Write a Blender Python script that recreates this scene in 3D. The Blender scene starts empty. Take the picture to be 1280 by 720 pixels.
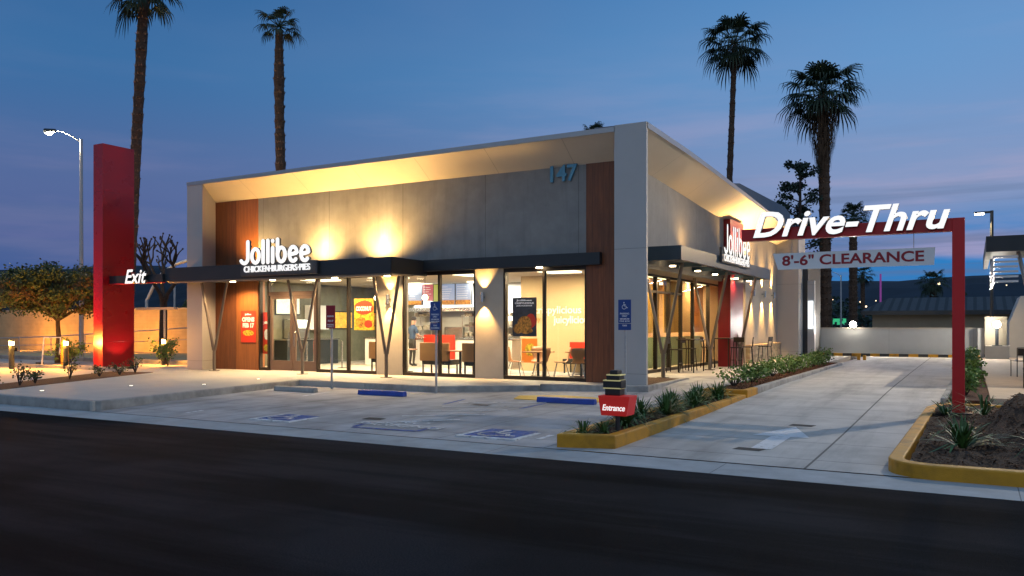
import bpy, bmesh, math, random
from mathutils import Vector, Matrix
PI = math.pi
R = math.radians
rnd = random.Random(7)
SC = bpy.context.scene
COL = SC.collection

# ------------------------------------------------------------------ camera
cam = bpy.data.cameras.new('camera')
cam_o = bpy.data.objects.new('camera', cam); COL.objects.link(cam_o)
cam.sensor_width = 36; cam.lens = 36 * 1030 / 1280; cam.shift_y = 47 / 1280
cam.clip_start = .05; cam.clip_end = 6000
fw = Vector((-.4885, .8726, 0)).normalized(); rt = Vector((fw.y, -fw.x, 0)); up = Vector((0, 0, 1))
M = Matrix((rt, up, -fw)).transposed().to_4x4(); M.translation = Vector((0, 0, 1.5))
cam_o.matrix_world = M
SC.camera = cam_o
SC.view_settings.view_transform = 'Standard'; SC.view_settings.look = 'None'
SC.view_settings.exposure = 0; SC.view_settings.gamma = 1
SC.cycles.use_denoising = True
SC.cycles.max_bounces = 6; SC.cycles.diffuse_bounces = 3; SC.cycles.glossy_bounces = 3
SC.cycles.transparent_max_bounces = 12; SC.cycles.transmission_bounces = 3
SC.cycles.caustics_reflective = False; SC.cycles.caustics_refractive = False
SC.cycles.sample_clamp_indirect = 4; SC.cycles.sample_clamp_direct = 0

# ------------------------------------------------------------------ world: dusk sky
W = bpy.data.worlds.new('World'); SC.world = W; W.use_nodes = True
nt = W.node_tree; nt.nodes.clear()
def nd(t, **k):
    n = nt.nodes.new(t)
    for a, b in k.items(): setattr(n, a, b)
    return n
L = nt.links.new
tc = nd('ShaderNodeTexCoord'); sep = nd('ShaderNodeSeparateXYZ'); L(tc.outputs['Generated'], sep.inputs[0])
def mth(op, a, b=None, clamp=False):
    n = nd('ShaderNodeMath', operation=op, use_clamp=clamp)
    for i, v in enumerate((a, b)):
        if v is None: continue
        if isinstance(v, (int, float)): n.inputs[i].default_value = v
        else: L(v, n.inputs[i])
    return n.outputs[0]
def mrange(v, a, b):
    n = nd('ShaderNodeMapRange', interpolation_type='SMOOTHSTEP'); L(v, n.inputs[0]); n.inputs[1].default_value = a; n.inputs[2].default_value = b
    return n.outputs[0]
def mixc(f, a, b):
    n = nd('ShaderNodeMix', data_type='RGBA')
    if isinstance(f, (int, float)): n.inputs[0].default_value = f
    else: L(f, n.inputs[0])
    for i, v in ((6, a), (7, b)):
        if isinstance(v, tuple): n.inputs[i].default_value = (*v, 1)
        else: L(v, n.inputs[i])
    return n.outputs[2]
def dotv(v):
    n = nd('ShaderNodeVectorMath', operation='DOT_PRODUCT'); L(tc.outputs['Generated'], n.inputs[0]); n.inputs[1].default_value = v
    return n.outputs['Value']
def srgb(r, g, b):
    f = lambda c: c / 12.92 if c <= .04045 else ((c + .055) / 1.055) ** 2.4
    return (f(r / 255), f(g / 255), f(b / 255))
z = sep.outputs['Z']
side = mrange(dotv(tuple(rt)), -.5, .55)              # 0 at the picture's west, 1 towards the brighter side
low = mixc(side, srgb(54, 88, 146), srgb(26, 122, 190))
mid = mixc(side, srgb(76, 100, 152), srgb(128, 148, 190))
high = mixc(side, srgb(48, 104, 158), srgb(98, 148, 200))
top = mixc(side, srgb(24, 88, 146), srgb(74, 134, 192))
c1 = mixc(mrange(z, .085, .15), low, mid)
c2 = mixc(mrange(z, .13, .29), c1, high)
c3 = mixc(mrange(z, .27, .42), c2, top)
def clouds(sc, zs, detail, seed):
    mp = nd('ShaderNodeMapping'); L(tc.outputs['Generated'], mp.inputs[0]); mp.inputs['Scale'].default_value = (sc, sc, zs); mp.inputs['Location'].default_value = (seed, seed * .7, 0)
    mp.inputs['Rotation'].default_value = (R(3), R(4), 0)
    nz = nd('ShaderNodeTexNoise'); L(mp.outputs[0], nz.inputs['Vector']); nz.inputs['Scale'].default_value = 1; nz.inputs['Detail'].default_value = detail
    nz.inputs['Roughness'].default_value = .55
    return nz.outputs['Fac']
k1 = mrange(clouds(2.0, 17, 6, 3.1), .47, .68); k1 = mth('MULTIPLY', k1, mrange(z, .36, .06)); k1 = mth('MULTIPLY', k1, mth('ADD', mth('MULTIPLY', side, .50), .12))
c4 = mixc(k1, c3, srgb(186, 166, 192))
k2 = mrange(clouds(1.6, 40, 5, 9.4), .46, .62); k2 = mth('MULTIPLY', k2, mrange(z, .24, .08)); k2 = mth('MULTIPLY', k2, mth('ADD', mth('MULTIPLY', side, .45), .18))
c5 = mixc(k2, c4, srgb(84, 108, 146))
k3 = mrange(clouds(1.1, 3.4, 5, 5.2), .45, .75); c6 = mixc(mth('MULTIPLY', k3, .22), c5, srgb(118, 132, 172))
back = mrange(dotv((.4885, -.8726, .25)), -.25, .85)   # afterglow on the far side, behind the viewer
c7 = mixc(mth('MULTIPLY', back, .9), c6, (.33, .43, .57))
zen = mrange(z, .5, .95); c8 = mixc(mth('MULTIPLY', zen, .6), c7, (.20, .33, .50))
ns = nd('ShaderNodeTexSky', sky_type='NISHITA'); ns.sun_disc = False; ns.sun_elevation = R(1.0); ns.sun_rotation = R(150); ns.air_density = 1.6; ns.dust_density = .6
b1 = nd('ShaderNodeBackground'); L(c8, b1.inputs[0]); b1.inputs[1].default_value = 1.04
b2 = nd('ShaderNodeBackground'); L(ns.outputs[0], b2.inputs[0]); b2.inputs[1].default_value = .012
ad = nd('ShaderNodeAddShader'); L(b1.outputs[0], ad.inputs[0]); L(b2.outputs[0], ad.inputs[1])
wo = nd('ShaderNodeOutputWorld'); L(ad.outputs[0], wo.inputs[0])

# ------------------------------------------------------------------ materials
MATS = {}
def mat(name, col=(.5, .5, .5), rough=.6, metal=0., var=.12, scale=2., bump=.15, bscale=60., stretch=(1, 1, 1),
        joints=None, emit=None, es=0., spots=None, spec=.5, trans=0., brick=None, jcol=.45, streak=None, wear=None):
    if name in MATS: return MATS[name]
    m = bpy.data.materials.new(name); MATS[name] = m; m.use_nodes = True
    t = m.node_tree; t.nodes.clear(); N = t.nodes.new; K = t.links.new
    o = N('ShaderNodeOutputMaterial'); p = N('ShaderNodeBsdfPrincipled'); K(p.outputs[0], o.inputs[0])
    p.inputs['Roughness'].default_value = rough; p.inputs['Metallic'].default_value = metal
    p.inputs['Specular IOR Level'].default_value = spec
    if trans: p.inputs['Transmission Weight'].default_value = trans
    g = N('ShaderNodeNewGeometry'); mp = N('ShaderNodeMapping'); K(g.outputs['Position'], mp.inputs[0]); mp.inputs['Scale'].default_value = stretch
    nz = N('ShaderNodeTexNoise'); K(mp.outputs[0], nz.inputs['Vector']); nz.inputs['Scale'].default_value = scale; nz.inputs['Detail'].default_value = 6; nz.inputs['Roughness'].default_value = .6
    r = N('ShaderNodeValToRGB'); K(nz.outputs['Fac'], r.inputs[0])
    r.color_ramp.elements[0].position = .3; r.color_ramp.elements[1].position = .7
    r.color_ramp.elements[0].color = (*[c * (1 - var) for c in col], 1); r.color_ramp.elements[1].color = (*[min(1, c * (1 + var)) for c in col], 1)
    c = r.outputs[0]
    def mul(c, fac, dark):
        x = N('ShaderNodeMix'); x.data_type = 'RGBA'; x.blend_type = 'MULTIPLY'; K(fac, x.inputs[0]); K(c, x.inputs[6]); x.inputs[7].default_value = (dark, dark, dark, 1)
        return x.outputs[2]
    if spots:
        sc_, lo, hi, dk = spots
        n2 = N('ShaderNodeTexNoise'); K(g.outputs['Position'], n2.inputs['Vector']); n2.inputs['Scale'].default_value = sc_; n2.inputs['Detail'].default_value = 4
        mr = N('ShaderNodeMapRange'); K(n2.outputs['Fac'], mr.inputs[0]); mr.inputs[1].default_value = lo; mr.inputs[2].default_value = hi
        c = mul(c, mr.outputs[0], dk)
    if streak:
        m3 = N('ShaderNodeMapping'); K(g.outputs['Position'], m3.inputs[0]); m3.inputs['Scale'].default_value = streak[0]; m3.inputs['Rotation'].default_value = (0, 0, streak[4] if len(streak) > 4 else 0)
        n4 = N('ShaderNodeTexNoise'); K(m3.outputs[0], n4.inputs['Vector']); n4.inputs['Scale'].default_value = 1; n4.inputs['Detail'].default_value = 7; n4.inputs['Roughness'].default_value = .65
        mr4 = N('ShaderNodeMapRange'); K(n4.outputs['Fac'], mr4.inputs[0]); mr4.inputs[1].default_value = streak[1]; mr4.inputs[2].default_value = streak[2]
        c = mul(c, mr4.outputs[0], streak[3])
    if wear:
        n5 = N('ShaderNodeTexNoise'); K(g.outputs['Position'], n5.inputs['Vector']); n5.inputs['Scale'].default_value = wear[0]; n5.inputs['Detail'].default_value = 8; n5.inputs['Roughness'].default_value = .75
        mr5 = N('ShaderNodeMapRange'); K(n5.outputs['Fac'], mr5.inputs[0]); mr5.inputs[1].default_value = wear[1]; mr5.inputs[2].default_value = wear[1] + .06
        xw = N('ShaderNodeMix'); xw.data_type = 'RGBA'; K(mr5.outputs[0], xw.inputs[0]); K(c, xw.inputs[6]); xw.inputs[7].default_value = (*wear[2], 1); c = xw.outputs[2]
    hgt = None
    if joints:
        sp = N('ShaderNodeSeparateXYZ'); K(g.outputs['Position'], sp.inputs[0]); acc = None
        for ax, step, w, off in joints:
            a = N('ShaderNodeMath'); a.operation = 'ADD'; K(sp.outputs[ax], a.inputs[0]); a.inputs[1].default_value = 1000 * step - off
            b = N('ShaderNodeMath'); b.operation = 'MODULO'; K(a.outputs[0], b.inputs[0]); b.inputs[1].default_value = step
            d = N('ShaderNodeMath'); d.operation = 'LESS_THAN'; K(b.outputs[0], d.inputs[0]); d.inputs[1].default_value = w
            if acc is None: acc = d.outputs[0]
            else:
                e = N('ShaderNodeMath'); e.operation = 'MAXIMUM'; K(acc, e.inputs[0]); K(d.outputs[0], e.inputs[1]); acc = e.outputs[0]
        c = mul(c, acc, jcol)
        hgt = acc
    if brick:
        br = N('ShaderNodeTexVoronoi'); m2 = N('ShaderNodeMapping'); K(g.outputs['Position'], m2.inputs[0]); m2.inputs['Scale'].default_value = brick
        K(m2.outputs[0], br.inputs['Vector']); br.inputs['Scale'].default_value = 1
        x = N('ShaderNodeMix'); x.data_type = 'RGBA'; x.blend_type = 'MULTIPLY'; x.inputs[0].default_value = .55; K(c, x.inputs[6])
        hs = N('ShaderNodeHueSaturation'); K(br.outputs['Color'], hs.inputs['Color']); hs.inputs['Saturation'].default_value = .15; hs.inputs['Value'].default_value = 1.3
        K(hs.outputs[0], x.inputs[7]); c = x.outputs[2]
    K(c, p.inputs['Base Color'])
    if bump:
        n3 = N('ShaderNodeTexNoise'); K(mp.outputs[0], n3.inputs['Vector']); n3.inputs['Scale'].default_value = bscale; n3.inputs['Detail'].default_value = 3
        bp = N('ShaderNodeBump'); bp.inputs['Strength'].default_value = bump; bp.inputs['Distance'].default_value = .02; K(n3.outputs['Fac'], bp.inputs['Height'])
        nrm = bp.outputs[0]
        if hgt is not None:
            b2_ = N('ShaderNodeBump'); b2_.invert = True; b2_.inputs['Strength'].default_value = .5; b2_.inputs['Distance'].default_value = .01; K(hgt, b2_.inputs['Height']); K(nrm, b2_.inputs['Normal']); nrm = b2_.outputs[0]
        K(nrm, p.inputs['Normal'])
        mr = N('ShaderNodeMapRange'); K(nz.outputs['Fac'], mr.inputs[0]); mr.inputs[3].default_value = max(0, rough - .1); mr.inputs[4].default_value = min(1, rough + .12); K(mr.outputs[0], p.inputs['Roughness'])
    if emit:
        p.inputs['Emission Color'].default_value = (*emit, 1); p.inputs['Emission Strength'].default_value = es
    return m
def glass(name, tint=(.93, .96, .95), refl=1.0):
    m = bpy.data.materials.new(name); m.use_nodes = True; t = m.node_tree; t.nodes.clear(); N = t.nodes.new; K = t.links.new
    o = N('ShaderNodeOutputMaterial'); tr = N('ShaderNodeBsdfTransparent'); tr.inputs[0].default_value = (*tint, 1)
    gl = N('ShaderNodeBsdfGlossy'); gl.inputs['Roughness'].default_value = .02; gl.inputs[0].default_value = (.9, .95, 1, 1)
    fr = N('ShaderNodeFresnel'); fr.inputs[0].default_value = 1.5; mx = N('ShaderNodeMixShader')
    k = N('ShaderNodeMath'); k.operation = 'MULTIPLY'; K(fr.outputs[0], k.inputs[0]); k.inputs[1].default_value = refl
    gb = N('ShaderNodeNewGeometry'); k2_ = N('ShaderNodeMath'); k2_.operation = 'SUBTRACT'; k2_.inputs[0].default_value = 1; K(gb.outputs['Backfacing'], k2_.inputs[1])
    k3_ = N('ShaderNodeMath'); k3_.operation = 'MULTIPLY'; K(k.outputs[0], k3_.inputs[0]); K(k2_.outputs[0], k3_.inputs[1]); k = k3_
    K(k.outputs[0], mx.inputs[0]); K(tr.outputs[0], mx.inputs[1]); K(gl.outputs[0], mx.inputs[2]); K(mx.outputs[0], o.inputs[0])
    return m
m_asphalt = mat('asphalt', (.026, .029, .035), .9, var=.6, scale=75, bump=.9, bscale=160, spots=(.45, .45, .58, .6), spec=.06, streak=((.10, 1.1, 1), .42, .58, .42))
m_gutter = mat('gutter_concrete', (.36, .38, .39), .75, var=.16, scale=3, bump=.2, bscale=90, joints=((0, 3.05, .012, .4),), spots=(1.1, .5, .75, .72))
m_lot = mat('lot_concrete', (.43, .41, .405), .8, var=.25, scale=1.6, bump=.25, bscale=90, joints=((0, 1.83, .016, .3), (1, 1.52, .016, .2)), spots=(.55, .45, .75, .62), jcol=.4, streak=((2.2, .35, 1), .5, .7, .62))
m_drive = mat('drive_concrete', (.49, .47, .44), .72, var=.16, scale=1.4, bump=.2, bscale=90, joints=((1, 1.52, .02, .2), (0, 6.0, .03, -1.75)), spots=(.6, .5, .8, .72), jcol=.25, streak=((1.6, .16, 1), .48, .7, .66))
m_walk = mat('walk_concrete', (.46, .43, .39), .7, var=.08, scale=1.5, bump=.15, bscale=100, joints=((0, 1.5, .01, 0), (1, 1.5, .01, .35)), jcol=.6)
m_kerb = mat('kerb_concrete', (.36, .35, .33), .8, var=.2, scale=4, bump=.3, bscale=70, spots=(1.5, .5, .7, .6))
m_yel = mat('yellow_paint', (.56, .26, .006), .5, var=.14, scale=5, bump=.25, bscale=60, spots=(3, .5, .7, .6), wear=(5, .66, (.33, .31, .28)))
m_blk = mat('black_paint', (.02, .02, .02), .5)
m_blue = mat('blue_paint', (.02, .06, .36), .5, var=.15, scale=6, spots=(5, .5, .8, .8))
m_white = mat('white_paint', (.72, .72, .72), .6, var=.1, scale=9, spots=(7, .55, .75, .65), wear=(9, .58, (.38, .37, .35)))
m_wear_w = mat('worn_white_paint', (.74, .74, .74), .7, var=.2, scale=9, spots=(5, .45, .7, .7), wear=(7, .54, (.33, .32, .31)))
m_wear_b = mat('worn_blue_paint', (.04, .10, .34), .7, var=.25, scale=9, spots=(5, .45, .7, .7), wear=(7, .56, (.28, .28, .29)))
m_dome = mat('tactile_yellow', (.60, .36, .03), .6, bump=.8, bscale=30)
m_mulch = mat('mulch', (.085, .038, .018), .95, var=.5, scale=14, bump=1., bscale=60)
m_soil = mat('soil', (.055, .031, .017), .95, var=.5, scale=10, bump=1., bscale=50)
m_stucco = mat('grey_stucco', (.285, .29, .285), .85, var=.10, scale=2.5, bump=.5, bscale=120, streak=((3.5, 3.5, .35), .5, .75, .8), joints=((0, 2.9, .02, -.5), (2, 20, .01, 10)), spots=(1.7, .45, .75, .86), jcol=.6)
m_stucco_s = mat('grey_stucco_side', (.30, .29, .28), .85, var=.10, scale=2.5, bump=.5, bscale=120, joints=((1, 2.9, .02, .5),), jcol=.6)
m_beige = mat('beige_stucco', (.50, .44, .36), .85, var=.08, scale=2, bump=.25, bscale=60)
m_metal = mat('frame_panel', (.47, .46, .45), .45, metal=.15, var=.04, scale=1, bump=.03, joints=((2, 3.1, .012, .3),), jcol=.55)
m_soffit = mat('soffit_panel', (.64, .57, .47), .5, var=.04, scale=1, bump=.03, joints=((0, 2.35, .014, .1), (1, 3.1, .014, .6)), jcol=.6)
m_edge = mat('roof_edge', (.38, .38, .39), .35, metal=.6, var=.04, bump=0)
m_wood = mat('wood_panel', (.19, .062, .022), .45, var=.3, scale=3, stretch=(6, 6, .5), bump=.1, bscale=30, joints=((0, .16, .008, .02),), jcol=.4)
m_woodL = mat('oak_board', (.34, .115, .03), .45, var=.22, scale=3, stretch=(6, 6, .5), bump=.1, bscale=30, joints=((0, .4, .008, .05), (1, .4, .008, .05)), jcol=.5)
m_dark = mat('dark_steel', (.028, .034, .04), .4, metal=.3, var=.1, bump=.05)
m_frame = mat('bronze_frame', (.035, .026, .02), .4, metal=.5, var=.1, bump=0)
m_door = mat('door_frame', (.22, .15, .115), .35, metal=.6, var=.05, bump=0)
m_under = mat('canopy_underside', (.30, .26, .22), .5, var=.05, bump=0)
m_col = mat('column_steel', (.17, .14, .115), .4, metal=.5, var=.08, bump=0)
m_stone = mat('ledge_stone', (.52, .40, .24), .9, var=.3, scale=6, bump=.8, bscale=18, brick=(2.6, 2.6, 9))
m_red = mat('red_sign_panel', (.38, .004, .008), .28, var=.08, scale=1, bump=.02, joints=((2, 2.6, .01, .95),), jcol=.6)
m_red2 = mat('red_paint', (.60, .010, .012), .35, var=.08, bump=.03)
m_redlit = mat('red_lit_face', (.45, .015, .012), .4, emit=(1, .03, .02), es=.16, var=.03, bump=0)
m_letter = mat('lit_letter', (.6, .6, .6), .4, emit=(1, .98, .95), es=.92, bump=0)
m_letter2 = mat('lit_letter_soft', (.6, .6, .6), .4, emit=(1, .98, .95), es=.85, bump=0)
m_letside = mat('letter_return', (.05, .05, .055), .4, bump=0)
m_galv = mat('galvanised', (.42, .43, .44), .45, metal=.6, var=.12, scale=12, bump=.05)
m_signblue = mat('sign_blue', (.012, .055, .25), .4, bump=0, var=.05)
m_signred = mat('sign_red', (.30, .008, .018), .4, bump=0, var=.05)
m_signwhite = mat('sign_white', (.86, .86, .86), .45, bump=0, var=.03)
m_darkred = mat('dark_red_lettering', (.33, .01, .02), .45, bump=0, var=.03)
m_numeral = mat('steel_numeral', (.10, .28, .40), .35, metal=.3, bump=0)
m_bark = mat('palm_bark', (.085, .05, .032), .95, var=.5, scale=7, bump=1, bscale=20, stretch=(1, 1, 2.5))
m_bark2 = mat('tree_bark', (.045, .032, .026), .95, var=.4, scale=6, bump=.8, bscale=25)
m_boot = mat('leaf_boot', (.24, .15, .10), .9, var=.5, scale=9, bump=0)
m_palm = mat('palm_frond', (.018, .036, .014), .6, var=.4, scale=3, bump=0)
m_dead = mat('dead_frond', (.08, .048, .026), .9, var=.4, scale=5, bump=0)
m_leaf = mat('tree_leaf', (.055, .085, .022), .6, var=.45, scale=4, bump=0)
m_leafR = mat('rusty_leaf', (.13, .075, .02), .7, var=.4, scale=4, bump=0)
m_pine = mat('conifer_needles', (.02, .045, .032), .8, var=.4, scale=3, bump=0)
m_shrub = mat('shrub_leaf', (.11, .20, .035), .55, var=.45, scale=9, bump=0)
m_blade = mat('strap_leaf', (.06, .13, .03), .45, var=.45, scale=9, bump=0)
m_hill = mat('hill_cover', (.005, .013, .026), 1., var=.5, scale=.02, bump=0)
m_dirt = mat('dry_ground', (.36, .27, .14), .95, var=.35, scale=1.2, bump=.5, bscale=20)
m_amberwall = mat('block_wall_tan', (.46, .33, .18), .9, var=.18, scale=1.5, bump=.3, bscale=25, joints=((2, .2, .008, 0), (0, 4., .02, 0)), jcol=.75)
m_whitewall = mat('painted_wall', (.50, .49, .46), .85, var=.06, scale=1.2, bump=.15, bscale=40, joints=((0, 3.6, .015, 0),), jcol=.7)
m_dimwall = mat('shop_wall', (.34, .29, .21), .9, var=.08, scale=1, bump=.1)
m_tile = mat('roof_tile', (.05, .05, .055), .8, var=.25, scale=2, bump=.3, joints=((0, .55, .2, 0),), jcol=.35)
m_intfloor = mat('floor_tile', (.50, .44, .36), .35, var=.08, scale=3, bump=.02, joints=((0, .6, .008, 0), (1, .6, .008, 0)), jcol=.7)
m_cream = mat('cream_wall', (.56, .43, .25), .8, var=.04, scale=1.5, bump=.04)
m_intwhite = mat('kitchen_white', (.80, .80, .78), .6, var=.05, bump=0)
m_steel = mat('stainless_steel', (.55, .55, .54), .25, metal=.9, var=.1, bump=0)
m_ceil = mat('ceiling_board', (.72, .68, .6), .9, var=.03, bump=0)
m_brown = mat('brown_vinyl', (.34, .18, .085), .5, var=.1, bump=.03)
m_plyw = mat('bent_plywood', (.34, .17, .085), .4, var=.15, bump=0)
m_redseat = mat('red_vinyl', (.62, .03, .012), .45, var=.06, bump=0)
m_orange = mat('orange_panel', (.75, .22, .03), .5, var=.06, bump=0)
m_teal = mat('teal_panel', (.15, .55, .42), .5, var=.06, bump=0)
m_amber = mat('amber_curtain', (.60, .30, .07), .7, var=.22, scale=5, stretch=(1, 1, .2), bump=.1)
m_pinkwall = mat('peach_wall', (.66, .42, .26), .7, var=.1, bump=0)
m_greyint = mat('grey_interior_wall', (.30, .28, .2), .8, var=.15, scale=1.5, bump=0)
m_navy = mat('navy_cloth', (.03, .06, .13), .8, bump=0)
m_skin = mat('skin_tone', (.42, .24, .16), .6, bump=0)
m_hair = mat('dark_hair', (.02, .015, .012), .6, bump=0)
m_bulb = mat('warm_bulb', (1, .9, .7), .5, emit=(1, .78, .45), es=18, bump=0)
m_bulbA = mat('amber_bulb', (1, .9, .7), .5, emit=(1, .72, .35), es=25, bump=0)
m_bulbW = mat('white_lamp', (1, 1, 1), .5, emit=(1, .93, .8), es=60, bump=0)
m_panelL = mat('ceiling_lamp_panel', (1, 1, 1), .5, emit=(1, .82, .55), es=3.0, bump=0)
m_screen = mat('menu_screen', (.1, .1, .1), .4, emit=(.36, .46, .72), es=.75, bump=0)
m_screenR = mat('menu_screen_red', (.1, .1, .1), .4, emit=(.75, .03, .09), es=.7, bump=0)
m_screenY = mat('menu_screen_green', (.1, .1, .1), .4, emit=(.55, .55, .03), es=.7, bump=0)
m_food = mat('food_print', (.50, .22, .03), .5, var=.9, scale=16, bump=0)
m_foodY = mat('golden_food_print', (.80, .45, .04), .5, var=.7, scale=14, bump=0)
m_posterR = mat('poster_red', (.70, .05, .02), .5, bump=0, var=.06)
m_posterK = mat('poster_dark', (.04, .045, .055), .5, bump=0, var=.5, scale=8)
m_citylight = mat('far_lamp', (1, .8, .5), .5, emit=(1, .72, .42), es=3, bump=0)
m_green_lit = mat('green_lit_sign', (.1, .6, .3), .5, emit=(.04, .5, .2), es=.7, bump=0)
m_purple = mat('lit_mast', (.5, .1, .4), .5, emit=(.5, .08, .45), es=.2, bump=0)
m_glass = glass('window_glass', refl=1.0)
m_glassT = glass('side_glass', (.9, .95, .88), refl=1.1)

# ------------------------------------------------------------------ helpers
class B:
    """collects faces in world coordinates; build() links them as one mesh object"""
    def __init__(s): s.v = []; s.f = []; s.m = []
    def add(s, vs, fs, m=0):
        n = len(s.v); s.v += [tuple(v) for v in vs]
        for f in fs: s.f.append([i + n for i in f]); s.m.append(m)
        return s
    def box(s, x0, y0, z0, x1, y1, z1, m=0):
        if x0 > x1: x0, x1 = x1, x0
        if y0 > y1: y0, y1 = y1, y0
        if z0 > z1: z0, z1 = z1, z0
        return s.add([(x0, y0, z0), (x1, y0, z0), (x1, y1, z0), (x0, y1, z0), (x0, y0, z1), (x1, y0, z1), (x1, y1, z1), (x0, y1, z1)],
              [(0, 3, 2, 1), (4, 5, 6, 7), (0, 1, 5, 4), (1, 2, 6, 5), (2, 3, 7, 6), (3, 0, 4, 7)], m)
    def quad(s, a, b, c, d, m=0): return s.add([a, b, c, d], [(0, 1, 2, 3)], m)
    def prism(s, pts, z0, z1, m=0, top=None):
        """pts: ccw xy polygon; z0/z1 numbers or functions of (x, y)"""
        f0 = z0 if callable(z0) else (lambda x, y: z0); f1 = z1 if callable(z1) else (lambda x, y: z1)
        n = len(pts); vs = [(x, y, f0(x, y)) for x, y in pts] + [(x, y, f1(x, y)) for x, y in pts]
        fs = [tuple(range(n - 1, -1, -1)), tuple(range(n, 2 * n))] + [(i, (i + 1) % n, n + (i + 1) % n, n + i) for i in range(n)]
        return s.add(vs, fs, m)
    def ext(s, prof, y0, y1, m=0):
        """prof: xz polygon extruded along y"""
        n = len(prof); vs = [(x, y0, z) for x, z in prof] + [(x, y1, z) for x, z in prof]
        return s.add(vs, [tuple(range(n)), tuple(range(2 * n - 1, n - 1, -1))] + [(i, n + i, n + (i + 1) % n, (i + 1) % n) for i in range(n)], m)
    def tube(s, pts, r, n=10, m=0, cap=True):
        pts = [Vector(p) for p in pts]; rs = r if isinstance(r, (list, tuple)) else [r] * len(pts)
        rings = []; ref = Vector((0, 0, 1))
        base = len(s.v); u = None
        for i, p in enumerate(pts):
            d = (pts[min(i + 1, len(pts) - 1)] - pts[max(i - 1, 0)]).normalized()
            if u is None: u = d.cross(Vector((0, 1, 0)) if abs(d.z) > .9 else ref).normalized()
            else: u = (u - d * u.dot(d)).normalized()
            w = d.cross(u)
            for k in range(n):
                a = 2 * PI * k / n; s.v.append(tuple(p + (u * math.cos(a) + w * math.sin(a)) * rs[i]))
        for i in range(len(pts) - 1):
            for k in range(n):
                a = base + i * n + k; b = base + i * n + (k + 1) % n
                s.f.append([a, b, b + n, a + n]); s.m.append(m)
        if cap:
            s.f.append([base + k for k in range(n - 1, -1, -1)]); s.m.append(m)
            e = base + (len(pts) - 1) * n; s.f.append([e + k for k in range(n)]); s.m.append(m)
        return s
    def disc(s, c, r, axis='z', h=.01, n=20, m=0):
        c = Vector(c); d = {'x': Vector((1, 0, 0)), 'y': Vector((0, 1, 0)), 'z': Vector((0, 0, 1))}[axis]
        return s.tube([c, c + d * h], r, n, m)
    def ball(s, c, r, n=10, m=0, sz=1.):
        c = Vector(c); rings = n // 2; vs = []; fs = []
        for i in range(rings + 1):
            t = PI * i / rings
            for k in range(n): a = 2 * PI * k / n; vs.append(c + Vector((math.sin(t) * math.cos(a), math.sin(t) * math.sin(a), math.cos(t) * sz)) * r)
        for i in range(rings):
            for k in range(n): a = i * n + k; b = i * n + (k + 1) % n; fs.append((a, a + n, b + n, b))
        return s.add(vs, fs, m)
    def build(s, name, mats, parent=None, bevel=0, smooth=False):
        me = bpy.data.meshes.new(name); off = Vector(parent_loc(parent))
        me.from_pydata([tuple(Vector(v) - off) for v in s.v], [], s.f)
        mats = mats if isinstance(mats, (list, tuple)) else [mats]
        for x in mats: me.materials.append(x)
        for p, i in zip(me.polygons, s.m): p.material_index = i; p.use_smooth = smooth
        me.update()
        o = bpy.data.objects.new(name, me); COL.objects.link(o)
        if parent is not None: o.parent = parent
        if bevel:
            md = o.modifiers.new('bevel', 'BEVEL'); md.width = bevel; md.segments = 2; md.limit_method = 'ANGLE'; md.harden_normals = False
        return o
def parent_loc(p):
    v = Vector((0, 0, 0))
    while p is not None: v = v + Vector(p.location); p = p.parent
    return v
def tag(o, label, cat, group=None):
    o['label'] = label; o['category'] = cat
    if group: o['group'] = group
    return o
def struct(o): o['kind'] = 'structure'; return o
def thing(name, label, cat, loc=(0, 0, 0), rz=0., group=None):
    o = bpy.data.objects.new(name, None); COL.objects.link(o); o.location = loc; o.rotation_euler = (0, 0, rz); o.empty_display_size = .1
    return tag(o, label, cat, group)
def copy_tree(o, parent=None):
    c = o.copy(); COL.objects.link(c); c.parent = parent
    for ch in list(o.children): copy_tree(ch, c)
    return c
def dup(root, loc, rz=None, label=None, scale=None):
    c = copy_tree(root); c.location = loc
    if rz is not None: c.rotation_euler = (0, 0, rz)
    if scale is not None: c.scale = (scale,) * 3 if isinstance(scale, (int, float)) else scale
    if label: c['label'] = label
    return c
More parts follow.
